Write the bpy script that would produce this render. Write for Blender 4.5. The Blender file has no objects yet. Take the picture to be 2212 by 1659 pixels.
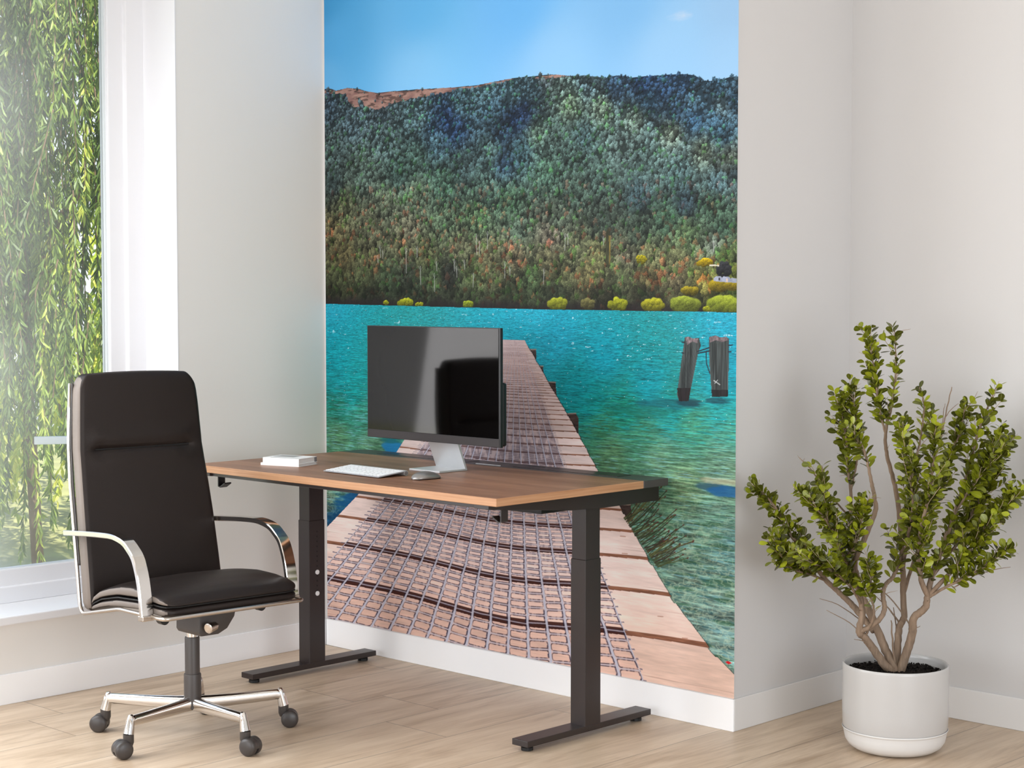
import bpy, bmesh, math, random
import numpy as np
from mathutils import Vector, Matrix

random.seed(7)
SC = bpy.context.scene
COL = SC.collection
PI = math.pi

# ------------------------------------------------------------------ camera
F_PX, PITCH, YAW = 3811.3, 0.05333, 0.76635
CAM = Vector((5.166, -4.338, 1.36))
_c, _s = math.cos(PITCH), math.sin(PITCH)
C_R = Vector((math.cos(YAW), math.sin(YAW), 0))
C_FH = Vector((-math.sin(YAW), math.cos(YAW), 0))
C_F = C_FH * _c - Vector((0, 0, 1)) * _s
C_U = Vector((0, 0, 1)) * _c + C_FH * _s
camd = bpy.data.cameras.new('camera'); cam = bpy.data.objects.new('camera', camd); COL.objects.link(cam)
camd.sensor_width = 36; camd.lens = F_PX / 2212 * 36; camd.clip_start = 0.05; camd.clip_end = 300
cam.location = CAM; cam.rotation_euler = (PI / 2 - PITCH, 0, YAW)
SC.camera = cam

# ------------------------------------------------------------------ helpers
def lin(c):
    c = c / 255.0
    return c / 12.92 if c <= 0.04045 else ((c + 0.055) / 1.055) ** 2.4

def srgb(r, g, b):
    return (lin(r), lin(g), lin(b), 1.0)

class NT:
    def __init__(s, m):
        s.m = m; s.t = m.node_tree; s.n = s.t.nodes; s.l = s.t.links
    def add(s, typ, **kw):
        n = s.n.new(typ)
        for k, v in kw.items():
            if k.startswith('i_'):
                n.inputs[k[2:].replace('_', ' ')].default_value = v
            else:
                setattr(n, k, v)
        return n
    def link(s, a, b): s.l.new(a, b)

def new_mat(name):
    m = bpy.data.materials.new(name); m.use_nodes = True
    return m, NT(m), m.node_tree.nodes['Principled BSDF']

def coords(nt, kind='Object', scale=(1, 1, 1), rot=(0, 0, 0)):
    tc = nt.add('ShaderNodeTexCoord'); mp = nt.add('ShaderNodeMapping')
    mp.inputs['Scale'].default_value = scale; mp.inputs['Rotation'].default_value = rot
    nt.link(tc.outputs[kind], mp.inputs['Vector']); return mp.outputs['Vector']

def pmat(name, rgb, rough=0.5, metal=0.0, vary=0.06, nscale=6.0, bump=0.0, bscale=200.0, spec=0.5, stretch=(1, 1, 1), coat=0.0):
    """plain procedural material: base colour with soft noise variation and optional fine bump"""
    m, nt, p = new_mat(name)
    v = coords(nt, 'Object', stretch)
    no = nt.add('ShaderNodeTexNoise', i_Scale=nscale, i_Detail=4.0)
    nt.link(v, no.inputs['Vector'])
    a = srgb(*rgb); mix = nt.add('ShaderNodeMix', data_type='RGBA')
    lo = tuple(max(0, x * (1 - vary)) for x in a[:3]) + (1,); hi = tuple(min(1, x * (1 + vary)) for x in a[:3]) + (1,)
    mix.inputs['A'].default_value = lo; mix.inputs['B'].default_value = hi
    nt.link(no.outputs['Fac'], mix.inputs['Factor']); nt.link(mix.outputs['Result'], p.inputs['Base Color'])
    p.inputs['Roughness'].default_value = rough; p.inputs['Metallic'].default_value = metal
    p.inputs['Specular IOR Level'].default_value = spec
    p.inputs['Coat Weight'].default_value = coat
    if bump:
        nb = nt.add('ShaderNodeTexNoise', i_Scale=bscale, i_Detail=3.0); nt.link(v, nb.inputs['Vector'])
        b = nt.add('ShaderNodeBump', i_Strength=bump, i_Distance=0.002)
        nt.link(nb.outputs['Fac'], b.inputs['Height']); nt.link(b.outputs['Normal'], p.inputs['Normal'])
    return m

def tag(o, label=None, cat=None, group=None, kind=None):
    if label: o['label'] = label
    if cat: o['category'] = cat
    if group: o['group'] = group
    if kind: o['kind'] = kind
    return o

def empty(name, loc, rotz=0.0, parent=None):
    o = bpy.data.objects.new(name, None); COL.objects.link(o)
    o.empty_display_size = 0.1; o.location = loc; o.rotation_euler = (0, 0, rotz)
    if parent: o.parent = parent
    return o

def obj(name, bm, m, parent=None, smooth=False, sharp=None):
    me = bpy.data.meshes.new(name)
    bmesh.ops.recalc_face_normals(bm, faces=bm.faces[:])
    bm.to_mesh(me); bm.free()
    if smooth:
        me.polygons.foreach_set('use_smooth', [True] * len(me.polygons))
        if sharp is not None:
            me.set_sharp_from_angle(angle=math.radians(sharp))
    for x in (m if isinstance(m, (list, tuple)) else [m]):
        me.materials.append(x)
    o = bpy.data.objects.new(name, me); COL.objects.link(o)
    if parent: o.parent = parent
    return o

def box(bm, x0, x1, y0, y1, z0, z1, bev=0.0, seg=2, M=None):
    vs = [bm.verts.new((x, y, z)) for z in (z0, z1) for y in (y0, y1) for x in (x0, x1)]
    F = [bm.faces.new([vs[i] for i in f]) for f in ((0, 2, 3, 1), (4, 5, 7, 6), (0, 1, 5, 4), (2, 6, 7, 3), (0, 4, 6, 2), (1, 3, 7, 5))]
    if bev:
        es = list({e for f in F for e in f.edges})
        r = bmesh.ops.bevel(bm, geom=es, offset=bev, segments=seg, profile=0.6, affect='EDGES')
        vs = list({v for f in r['faces'] for v in f.verts} | {v for v in vs if v.is_valid})
    if M is not None:
        bmesh.ops.transform(bm, matrix=M, verts=[v for v in vs if v.is_valid])
    return vs

def prism(bm, poly, axis, a, b, bev=0.0):
    """extrude polygon (list of 2D) between a and b along axis (0,1,2)"""
    def P(p, t):
        return {0: (t, p[0], p[1]), 1: (p[0], t, p[1]), 2: (p[0], p[1], t)}[axis]
    A = [bm.verts.new(P(p, a)) for p in poly]; B = [bm.verts.new(P(p, b)) for p in poly]
    F = [bm.faces.new(A[::-1]), bm.faces.new(B)]
    n = len(poly)
    for i in range(n):
        F.append(bm.faces.new((A[i], A[(i + 1) % n], B[(i + 1) % n], B[i])))
    if bev:
        bmesh.ops.recalc_face_normals(bm, faces=F)
        bmesh.ops.bevel(bm, geom=list({e for f in F for e in f.edges}), offset=bev, segments=2, profile=0.6, affect='EDGES')

def loft(bm, rings, close=True, cap0=True, cap1=True):
    R = [[bm.verts.new(p) for p in r] for r in rings]
    n = len(rings[0])
    for i in range(len(R) - 1):
        for j in range(n if close else n - 1):
            k = (j + 1) % n
            bm.faces.new((R[i][j], R[i][k], R[i + 1][k], R[i + 1][j]))
    if cap0: bm.faces.new(R[0][::-1])
    if cap1: bm.faces.new(R[-1])

def lathe(bm, prof, seg=48, cx=0, cy=0, cap0=True, cap1=True):
    loft(bm, [[(cx + r * math.cos(2 * PI * k / seg), cy + r * math.sin(2 * PI * k / seg), z) for k in range(seg)] for r, z in prof], True, cap0, cap1)

def frames(pts):
    pts = [Vector(p) for p in pts]; T = []
    for i in range(len(pts)):
        a = pts[max(i - 1, 0)]; b = pts[min(i + 1, len(pts) - 1)]
        T.append((b - a).normalized())
    n = T[0].orthogonal().normalized(); N = [n]
    for i in range(1, len(pts)):
        n = N[-1] - T[i] * N[-1].dot(T[i])
        n = n.normalized() if n.length > 1e-6 else T[i].orthogonal().normalized()
        N.append(n)
    return pts, T, N

def tube(bm, pts, rad, seg=10, cap=True):
    pts, T, N = frames(pts)
    rs = rad if isinstance(rad, (list, tuple)) else [rad] * len(pts)
    rings = []
    for p, t, n, r in zip(pts, T, N, rs):
        b = t.cross(n)
        rings.append([p + (n * math.cos(2 * PI * k / seg) + b * math.sin(2 * PI * k / seg)) * r for k in range(seg)])
    loft(bm, rings, True, cap, cap)

def smooth_path(pts, n=6):
    """Catmull-Rom through points"""
    P = [Vector(p) for p in pts]; out = []
    for i in range(len(P) - 1):
        p0 = P[max(i - 1, 0)]; p1 = P[i]; p2 = P[i + 1]; p3 = P[min(i + 2, len(P) - 1)]
        for k in range(n):
            t = k / n
            out.append(0.5 * ((2 * p1) + (p2 - p0) * t + (2 * p0 - 5 * p1 + 4 * p2 - p3) * t * t + (3 * p1 - p0 - 3 * p2 + p3) * t ** 3))
    out.append(P[-1]); return out

def round_path(pts, r, n=6):
    """polyline with filleted corners"""
    P = [Vector(p) for p in pts]; out = [P[0]]
    for i in range(1, len(P) - 1):
        a = (P[i - 1] - P[i]); b = (P[i + 1] - P[i]); d = min(r, a.length * .45, b.length * .45)
        A = P[i] + a.normalized() * d; B = P[i] + b.normalized() * d
        for k in range(n + 1):
            t = k / n; out.append(A * (1 - t) ** 2 + P[i] * 2 * t * (1 - t) + B * t * t)
    out.append(P[-1]); return out

# ------------------------------------------------------------------ materials
def wall_mat(name, rgb):
    m, nt, p = new_mat(name)
    v = coords(nt, 'Object')
    n1 = nt.add('ShaderNodeTexNoise', i_Scale=1.3, i_Detail=3.0); nt.link(v, n1.inputs['Vector'])
    mix = nt.add('ShaderNodeMix', data_type='RGBA'); a = srgb(*rgb)
    mix.inputs['A'].default_value = tuple(x * .985 for x in a[:3]) + (1,); mix.inputs['B'].default_value = tuple(min(1, x * 1.01) for x in a[:3]) + (1,)
    nt.link(n1.outputs['Fac'], mix.inputs['Factor']); nt.link(mix.outputs['Result'], p.inputs['Base Color'])
    p.inputs['Roughness'].default_value = .75; p.inputs['Specular IOR Level'].default_value = .25
    n2 = nt.add('ShaderNodeTexNoise', i_Scale=90.0, i_Detail=4.0); nt.link(v, n2.inputs['Vector'])
    b = nt.add('ShaderNodeBump', i_Strength=.08, i_Distance=.001); nt.link(n2.outputs['Fac'], b.inputs['Height']); nt.link(b.outputs['Normal'], p.inputs['Normal'])
    return m

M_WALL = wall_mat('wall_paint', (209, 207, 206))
M_WALLR = wall_mat('wall_paint_shaded', (205, 203, 202))  # wall tone lowered, the dimmer light of the recess put into the paint
M_WALLL = wall_mat('wall_paint_lit', (230, 227, 223))  # wall tone raised, extra light on this wall put into the paint
M_TRIMR = pmat('trim_paint_shaded', (224, 222, 220), .45, 0, .01, 2)  # darker copy of the trim paint, carrying the shade of the recess
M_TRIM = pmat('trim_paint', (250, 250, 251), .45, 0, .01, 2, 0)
M_FRAME = pmat('window_frame_paint', (228, 228, 231), .4, 0, .01, 2)
M_CEIL = wall_mat('ceiling_paint', (240, 240, 238))

def floor_mat():
    m, nt, p = new_mat('oak_plank_floor')
    tc = nt.add('ShaderNodeTexCoord')
    sep = nt.add('ShaderNodeSeparateXYZ'); nt.link(tc.outputs['Object'], sep.inputs[0])
    def math_(op, a, b=None, c=None):
        n = nt.add('ShaderNodeMath', operation=op)
        for i, x in enumerate((a, b, c)):
            if x is None: continue
            if isinstance(x, (int, float)): n.inputs[i].default_value = x
            else: nt.link(x, n.inputs[i])
        return n.outputs[0]
    W, L = .275, 1.30
    xs = math_('DIVIDE', math_('SUBTRACT', sep.outputs['X'], -.034), W)
    col = math_('FLOOR', xs); fx = math_('FRACT', xs)
    off = math_('FRACT', math_('MULTIPLY', math_('SINE', math_('MULTIPLY', col, 12.9898)), 4378.54))
    ys = math_('ADD', math_('DIVIDE', sep.outputs['Y'], L), off)
    row = math_('FLOOR', ys); fy = math_('FRACT', ys)
    # plank id random
    rid = math_('FRACT', math_('MULTIPLY', math_('SINE', math_('ADD', math_('MULTIPLY', col, 78.233), math_('MULTIPLY', row, 37.719))), 1543.21))
    # grain
    comb = nt.add('ShaderNodeCombineXYZ')
    nt.link(math_('MULTIPLY', sep.outputs['X'], 9.0), comb.inputs[0])
    nt.link(math_('MULTIPLY', sep.outputs['Y'], 1.3), comb.inputs[1])
    nt.link(math_('MULTIPLY', rid, 37.0), comb.inputs[2])
    g1 = nt.add('ShaderNodeTexNoise', i_Scale=1.6, i_Detail=6.0, i_Roughness=.6, i_Distortion=.6); nt.link(comb.outputs[0], g1.inputs['Vector'])
    comb2 = nt.add('ShaderNodeCombineXYZ')
    nt.link(math_('MULTIPLY', sep.outputs['X'], 60.0), comb2.inputs[0])
    nt.link(math_('MULTIPLY', sep.outputs['Y'], 3.0), comb2.inputs[1]); nt.link(math_('MULTIPLY', rid, 11.0), comb2.inputs[2])
    g2 = nt.add('ShaderNodeTexNoise', i_Scale=2.0, i_Detail=4.0, i_Distortion=.3); nt.link(comb2.outputs[0], g2.inputs['Vector'])
    f = math_('ADD', math_('MULTIPLY', g1.outputs['Fac'], .75), math_('MULTIPLY', g2.outputs['Fac'], .25))
    f = math_('ADD', f, math_('MULTIPLY', math_('SUBTRACT', rid, .5), .10))
    ramp = nt.add('ShaderNodeValToRGB'); nt.link(f, ramp.inputs['Fac'])
    e = ramp.color_ramp.elements
    e[0].position = .30; e[0].color = srgb(164, 139, 113)
    e[1].position = .68; e[1].color = srgb(218, 197, 173)
    k = e.new(.5); k.color = srgb(200, 177, 152)
    # gaps
    dx = math_('MULTIPLY', math_('MINIMUM', fx, math_('SUBTRACT', 1.0, fx)), W)
    dy = math_('MULTIPLY', math_('MINIMUM', fy, math_('SUBTRACT', 1.0, fy)), L)
    d = math_('MINIMUM', dx, dy)
    mr = nt.add('ShaderNodeMapRange', i_From_Min=.0004, i_From_Max=.0026, i_To_Min=.42, i_To_Max=1.0); nt.link(d, mr.inputs['Value'])
    mul = nt.add('ShaderNodeMix', data_type='RGBA', blend_type='MULTIPLY'); mul.inputs['Factor'].default_value = 1
    nt.link(ramp.outputs['Color'], mul.inputs['A']); nt.link(mr.outputs['Result'], mul.inputs['B'])
    nt.link(mul.outputs['Result'], p.inputs['Base Color'])
    p.inputs['Roughness'].default_value = .40; p.inputs['Specular IOR Level'].default_value = .55
    b = nt.add('ShaderNodeBump', i_Strength=.12, i_Distance=.001); nt.link(g2.outputs['Fac'], b.inputs['Height']); nt.link(b.outputs['Normal'], p.inputs['Normal'])
    return m
M_FLOOR = floor_mat()

def wood_top_mat():
    m, nt, p = new_mat('walnut_laminate')
    v = coords(nt, 'Object', (.9, 9.0, 9.0))
    n1 = nt.add('ShaderNodeTexNoise', i_Scale=1.7, i_Detail=6.0, i_Roughness=.62, i_Distortion=.4); nt.link(v, n1.inputs['Vector'])
    v2 = coords(nt, 'Object', (3, 90, 90))
    n2 = nt.add('ShaderNodeTexNoise', i_Scale=1.5, i_Detail=3.0); nt.link(v2, n2.inputs['Vector'])
    ad = nt.add('ShaderNodeMath', operation='MULTIPLY_ADD'); nt.link(n2.outputs['Fac'], ad.inputs[0]); ad.inputs[1].default_value = .22; nt.link(n1.outputs['Fac'], ad.inputs[2])
    ramp = nt.add('ShaderNodeValToRGB'); nt.link(ad.outputs[0], ramp.inputs['Fac'])
    e = ramp.color_ramp.elements
    e[0].position = .38; e[0].color = srgb(117, 78, 58); e[1].position = .82; e[1].color = srgb(168, 123, 95)
    nt.link(ramp.outputs['Color'], p.inputs['Base Color'])
    p.inputs['Roughness'].default_value = .42; p.inputs['Specular IOR Level'].default_value = .35
    return m
def wood_edge_mat():
    m, nt, p = new_mat('light_edge_banding')
    v = coords(nt, 'Object', (1.5, 1.5, 60.0))
    n1 = nt.add('ShaderNodeTexNoise', i_Scale=3.0, i_Detail=5.0); nt.link(v, n1.inputs['Vector'])
    ramp = nt.add('ShaderNodeValToRGB'); nt.link(n1.outputs['Fac'], ramp.inputs['Fac'])
    e = ramp.color_ramp.elements
    e[0].position = .3; e[0].color = srgb(170, 122, 86); e[1].position = .7; e[1].color = srgb(194, 149, 112)
    nt.link(ramp.outputs['Color'], p.inputs['Base Color']); p.inputs['Roughness'].default_value = .5
    return m
M_WTOP, M_WEDGE = wood_top_mat(), wood_edge_mat()
M_STEEL = pmat('dark_bronze_powder_coat', (44, 36, 35), .34, 0, .05, 30, .03, 900, .5)
M_STRIP = pmat('dark_rear_panel', (72, 66, 66), .38, 0, .04, 12, 0, 1, .5)
M_BLACK = pmat('black_plastic', (20, 19, 20), .45, 0, .05)
M_RUBBER = pmat('black_rubber', (14, 14, 14), .55, 0, .05)
M_CHROME = pmat('polished_chrome', (222, 218, 214), .10, 1, .01, 3)
M_BRUSH = pmat('brushed_nickel', (196, 188, 180), .24, 1, .05, 60, 0, 1, .5, (1, 1, 12))
M_ALU = pmat('satin_aluminium', (214, 215, 216), .42, .55, .03, 30)
M_DARKPL = pmat('dark_caster_nylon', (62, 57, 55), .38, 0, .05, 12)
M_SLEEVE = pmat('dark_column_sleeve', (68, 62, 59), .42, 0, .05, 12)
M_WHITE = pmat('white_plastic', (243, 243, 244), .38, 0, .01)
M_PAPER = pmat('white_book_cover', (246, 245, 243), .6, 0, .02)
M_PAGES = pmat('page_block', (228, 226, 222), .8, 0, .10, 60, .4, 300, .2, (1, 1, 30))
M_ART = pmat('grey_cover_print', (168, 168, 166), .6, 0, .25, 30)
M_GRAY = pmat('grey_print', (120, 118, 118), .6, 0, .15, 20)

def leather_mat(name='brown_black_leather', c0=(25, 19, 17), c1=(33, 26, 24), sp=.34):
    m, nt, p = new_mat(name)
    v = coords(nt, 'Object')
    vo = nt.add('ShaderNodeTexVoronoi', i_Scale=420.0); nt.link(v, vo.inputs['Vector'])
    no = nt.add('ShaderNodeTexNoise', i_Scale=5.0, i_Detail=4.0); nt.link(v, no.inputs['Vector'])
    mix = nt.add('ShaderNodeMix', data_type='RGBA'); mix.inputs['A'].default_value = srgb(*c0); mix.inputs['B'].default_value = srgb(*c1)
    nt.link(no.outputs['Fac'], mix.inputs['Factor']); nt.link(mix.outputs['Result'], p.inputs['Base Color'])
    p.inputs['Roughness'].default_value = .46; p.inputs['Specular IOR Level'].default_value = sp; p.inputs['Specular Tint'].default_value = (1, .92, .88, 1)
    b = nt.add('ShaderNodeBump', i_Strength=.22, i_Distance=.0007); nt.link(vo.outputs['Distance'], b.inputs['Height']); nt.link(b.outputs['Normal'], p.inputs['Normal'])
    return m
M_LEATHER = leather_mat()
M_LITSIDE = leather_mat('side_lit_leather', (100, 91, 84), (120, 110, 102), .5)  # leather lightened to carry window light on the chair's side faces
M_SEAM = pmat('dark_seam_thread', (12, 10, 10), .7, 0, .05)

def screen_mat():
    m, nt, p = new_mat('switched_off_screen')
    v = coords(nt, 'Object')
    no = nt.add('ShaderNodeTexNoise', i_Scale=2.0); nt.link(v, no.inputs['Vector'])
    mr = nt.add('ShaderNodeMapRange', i_To_Min=.05, i_To_Max=.06); nt.link(no.outputs['Fac'], mr.inputs['Value']); nt.link(mr.outputs['Result'], p.inputs['Roughness'])
    p.inputs['Base Color'].default_value = (.0008, .0006, .0006, 1); p.inputs['Specular IOR Level'].default_value = .36; p.inputs['Specular Tint'].default_value = (1, .93, .90, 1)
    return m
M_SCREEN = screen_mat()
M_BEZEL = pmat('grey_bezel', (48, 43, 43), .5, 0, .03, 6, 0, 1, .3)

def glass_mat():
    """clear pane with a painted light haze, a white veil growing toward the left"""
    m, nt, p = new_mat('window_glass')
    nt.n.remove(p); out = nt.n['Material Output']
    tr = nt.add('ShaderNodeBsdfTransparent'); gl = nt.add('ShaderNodeBsdfGlossy', i_Roughness=.02)
    df = nt.add('ShaderNodeBsdfTranslucent'); df.inputs['Color'].default_value = (1, 1, 1, 1)
    d2 = nt.add('ShaderNodeBsdfDiffuse'); d2.inputs['Color'].default_value = (1, 1, 1, 1)
    dd = nt.add('ShaderNodeAddShader'); nt.link(df.outputs[0], dd.inputs[0]); nt.link(d2.outputs[0], dd.inputs[1])
    tc = nt.add('ShaderNodeTexCoord'); sep = nt.add('ShaderNodeSeparateXYZ'); nt.link(tc.outputs['Object'], sep.inputs[0])
    mr = nt.add('ShaderNodeMapRange', i_From_Min=-.85, i_From_Max=-1.45, i_To_Min=.03, i_To_Max=.38); nt.link(sep.outputs['Y'], mr.inputs['Value'])
    no = nt.add('ShaderNodeTexNoise', i_Scale=1.6, i_Detail=2.0); nt.link(tc.outputs['Object'], no.inputs['Vector'])
    mu = nt.add('ShaderNodeMath', operation='MULTIPLY'); nt.link(mr.outputs[0], mu.inputs[0]); nt.link(no.outputs['Fac'], mu.inputs[1])
    m1 = nt.add('ShaderNodeMixShader'); nt.link(mu.outputs[0], m1.inputs[0]); nt.link(tr.outputs[0], m1.inputs[1]); nt.link(dd.outputs[0], m1.inputs[2])
    m2 = nt.add('ShaderNodeMixShader'); fr = nt.add('ShaderNodeFresnel', i_IOR=1.12); nt.link(fr.outputs[0], m2.inputs[0])
    nt.link(m1.outputs[0], m2.inputs[1]); nt.link(gl.outputs[0], m2.inputs[2]); nt.link(m2.outputs[0], out.inputs['Surface'])
    return m
M_GLASS = glass_mat()

# ------------------------------------------------------------------ the room
XW, YD, ZC, BBH = 1.935, .626, 2.95, .1005      # pier width, recess depth, ceiling, baseboard height
T = .007                                        # baseboard thickness (fronts lie on the planes above)
WY0, WY1, WZ0, WZ1 = -.665, -3.35, .295, 2.66   # window opening in the left wall

def struct(name, bm, m, parent=None, label=None):
    o = obj(name, bm, m, parent)
    if parent is None: o['kind'] = 'structure'
    if label: o['label'] = label
    return o

bm = bmesh.new(); box(bm, -.35, 6.5, -8.9, YD + .2, -.08, 0); struct('floor', bm, M_FLOOR, label='light oak plank floor running toward the back wall')
bm = bmesh.new()
box(bm, -.35, -T, WY0, .2, 0, ZC); box(bm, -.35, -T, WY1, WY0, 0, WZ0 - .002); box(bm, -.35, -T, WY1, WY0, WZ1, ZC); box(bm, -.35, -T, -9.5, WY1, 0, ZC)
struct('wall_left', bm, M_WALLL, label='pale grey wall with the large window on the left')
bm = bmesh.new(); box(bm, -.35, XW - T, T, YD + .2, 0, ZC)
struct('wall_back', bm, M_WALL, label='white projecting wall block carrying the landscape mural')
bm = bmesh.new(); box(bm, XW - T, 8.5, YD + T, YD + .2, 0, ZC)
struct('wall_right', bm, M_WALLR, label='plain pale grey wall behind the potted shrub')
bm = bmesh.new(); box(bm, -.35, 8.5, -9.5, YD + .2, ZC, ZC + .1)
struct('ceiling', bm, M_CEIL, label='plain white ceiling above the desk area')

def baseb(name, x0, x1, y0, y1, lab):
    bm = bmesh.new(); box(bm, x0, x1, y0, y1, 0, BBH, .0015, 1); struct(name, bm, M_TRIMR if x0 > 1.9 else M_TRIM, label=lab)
baseb('baseboard_left', -T, 0, -9.4, 0, 'white baseboard under the window wall')
baseb('baseboard_back', 0, XW, 0, T, 'bright white baseboard under the mural')
baseb('baseboard_return', XW - T, XW, T, YD, 'white baseboard on the short return wall')
baseb('baseboard_right', XW, 8.4, YD, YD + T, 'white baseboard behind the potted shrub')
# window: frame, sash, sill, panes
bm = bmesh.new()
fx0, fx1 = -.29, -.20
box(bm, fx0, fx1, WY0 - .075, WY0, WZ0, WZ1, .003); box(bm, fx0, fx1, WY1, WY1 + .075, WZ0, WZ1, .003)
box(bm, fx0, fx1, WY1 + .07, WY0 - .07, WZ0, WZ0 + .055, .003); box(bm, fx0, fx1, WY1 + .07, WY0 - .07, WZ1 - .055, WZ1, .003)
win = struct('window_1', bm, M_FRAME, label='tall white framed window with willow foliage outside')
bm = bmesh.new()
sx0, sx1 = -.275, -.222
ym = (WY0 + WY1) / 2 - .1
for a, b in ((WY0 - .07, ym + .005), (ym - .005, WY1 + .07)):
    box(bm, sx0, sx1, a - .068, a, WZ0 + .05, WZ1 - .05, .004); box(bm, sx0, sx1, b, b + .068, WZ0 + .05, WZ1 - .05, .004)
    box(bm, sx0, sx1, b + .06, a - .06, WZ0 + .05, WZ0 + .112, .004); box(bm, sx0, sx1, b + .06, a - .06, WZ1 - .112, WZ1 - .05, .004)
obj('sash', bm, M_FRAME, win)
bm = bmesh.new()
for a, b in ((WY0 - .07, ym + .005), (ym - .005, WY1 + .07)):
    for (p0, p1, q0, q1) in ((a - .074, a - .067, WZ0 + .1, WZ1 - .1), (b + .067, b + .074, WZ0 + .1, WZ1 - .1)):
        box(bm, -.262, -.236, p0, p1, q0, q1)
obj('glazing_seal', bm, pmat('grey_glazing_seal', (214, 220, 222), .4), win)
bm = bmesh.new(); box(bm, -.252, -.248, WY1 + .13, WY0 - .13, WZ0 + .105, WZ1 - .105)
pane = obj('glass_pane', bm, M_GLASS, win)
bm = bmesh.new(); box(bm, -.21, .028, WY1 - .03, WY0 - .001, WZ0 - .028, WZ0, .004)
sill = obj('window_sill', bm, M_FRAME, win)
# smooth plaster reveals
bm = bmesh.new(); box(bm, -.22, -T + .001, WY0 - .002, WY0 + .001, WZ0, WZ1)
obj('reveal', bm, M_FRAME, win)

# ------------------------------------------------------------------ the mural (a flat print on the wall, painted per vertex)
def on_mural(px, py):
    """point of the photograph's frame -> metres on the wall plane (x along the wall, z up)"""
    d = C_R * ((px - 1106) / F_PX) - C_U * ((py - 829.5) / F_PX) + C_F
    t = (T - .001 - CAM.y) / d.y
    return (CAM.x + d.x * t, CAM.z + d.z * t)

MW, MZ0, MZ1 = XW - .004, BBH + .002, 2.60
NX, NZ = 930, 1740
gx = np.linspace(0, MW, NX); gz = np.linspace(MZ0, MZ1, NZ)
MX, MZ = np.meshgrid(gx, gz)                 # rows = z
DX, DZ = gx[1] - gx[0], gz[1] - gz[0]
rng = np.random.default_rng(11)

def vnoise(X, Z, sx, sz, seed=0, octv=1, rough=.5):
    out = np.zeros_like(X); amp, tot = 1.0, 0.0
    for o in range(octv):
        r = np.random.default_rng(seed * 31 + o)
        G = r.random((256, 256))
        u = X / sx * 2 ** o + 17.3 * o; v = Z / sz * 2 ** o + 9.1 * o
        iu = np.floor(u).astype(int); iv = np.floor(v).astype(int); fu = u - iu; fv = v - iv
        fu = fu * fu * (3 - 2 * fu); fv = fv * fv * (3 - 2 * fv)
        a = G[iv % 256, iu % 256]; b = G[iv % 256, (iu + 1) % 256]; c = G[(iv + 1) % 256, iu % 256]; d = G[(iv + 1) % 256, (iu + 1) % 256]
        out += amp * ((a * (1 - fu) + b * fu) * (1 - fv) + (c * (1 - fu) + d * fu) * fv); tot += amp; amp *= rough
    return out / tot

def sstep(a, b, x):
    t = np.clip((x - a) / (b - a), 0, 1); return t * t * (3 - 2 * t)

def lerp3(A, B, t):
    return A + (np.asarray(B, float) - A) * t[..., None]

IMG = np.zeros((NZ, NX, 3))
# --- sky
SK = [(700, 0, 70, 158, 214), (900, 0, 104, 184, 240), (1120, 0, 112, 184, 244), (1350, 0, 130, 188, 238), (1590, 0, 152, 194, 234),
      (700, 170, 104, 180, 232), (900, 175, 134, 200, 248), (1200, 140, 146, 200, 246), (1450, 120, 152, 200, 242), (1590, 140, 156, 200, 240), (720, 90, 88, 172, 228)]
def idw(pts, X, Z, p=3.0):
    num = np.zeros(X.shape + (3,)); den = np.zeros(X.shape)
    for q in pts:
        x, z = on_mural(q[0], q[1]); w = 1 / (((X - x) ** 2 + (Z - z) ** 2) ** (p / 2) + 1e-5)
        num += w[..., None] * np.array(q[2:5], float); den += w
    return num / den[..., None]
zs = MZ > 1.25
r0 = int((1.95 - MZ0) / DZ)
Ls = slice(r0, NZ)
small = (slice(r0, NZ, 12), slice(0, NX, 12))
S = idw(SK, MX[small], MZ[small])
yi = (np.arange(NZ - r0)) / 12.0; xi = np.arange(NX) / 12.0
def up(Sm, yi, xi):
    y0 = np.clip(np.floor(yi).astype(int), 0, Sm.shape[0] - 2); x0 = np.clip(np.floor(xi).astype(int), 0, Sm.shape[1] - 2)
    fy = np.clip(yi - y0, 0, 1)[:, None, None]; fx = np.clip(xi - x0, 0, 1)[None, :, None]
    return (Sm[y0][:, x0] * (1 - fx) + Sm[y0][:, x0 + 1] * fx) * (1 - fy) + (Sm[y0 + 1][:, x0] * (1 - fx) + Sm[y0 + 1][:, x0 + 1] * fx) * fy
IMG[r0:] = up(S, yi, xi)
cx, cz = on_mural(1470, 33)
cl = np.exp(-(((MX[r0:] - cx) / .05) ** 2 + ((MZ[r0:] - cz) / .016) ** 2)) * vnoise(MX[r0:], MZ[r0:], .03, .012, 3, 3)
IMG[r0:] = lerp3(IMG[r0:], (226, 226, 240), np.clip(cl * 1.1 - .15, 0, 1) * .8)

# --- mountain base
def curve(pts):
    P = sorted(on_mural(*p) for p in pts)
    return np.interp(gx, [p[0] for p in P], [p[1] for p in P])
RIDGE = [(690, 193), (715, 192), (725, 196), (750, 190), (775, 192), (790, 197), (815, 201), (850, 197), (900, 193), (940, 191), (975, 189), (1030, 184),
         (1060, 178), (1090, 172), (1120, 167), (1150, 165), (1170, 162), (1200, 161), (1230, 164), (1260, 163), (1290, 166), (1310, 168), (1330, 163),
         (1350, 164), (1365, 168), (1390, 165), (1420, 163), (1450, 161), (1480, 160), (1500, 163), (1520, 174), (1535, 175), (1545, 169), (1560, 171), (1580, 165), (1600, 166)]
ridge = curve(RIDGE)
SHORE = curve([(690, 656), (1150, 668), (1600, 675)])
land = (MZ < ridge[None, :]) & (MZ > SHORE[None, :])
gr = vnoise(MX, MZ, .03, .012, 5, 4)
brown = np.stack([150 + 40 * (gr - .5) * 2, 116 + 38 * (gr - .5) * 2, 108 + 30 * (gr - .5) * 2], -1)
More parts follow.
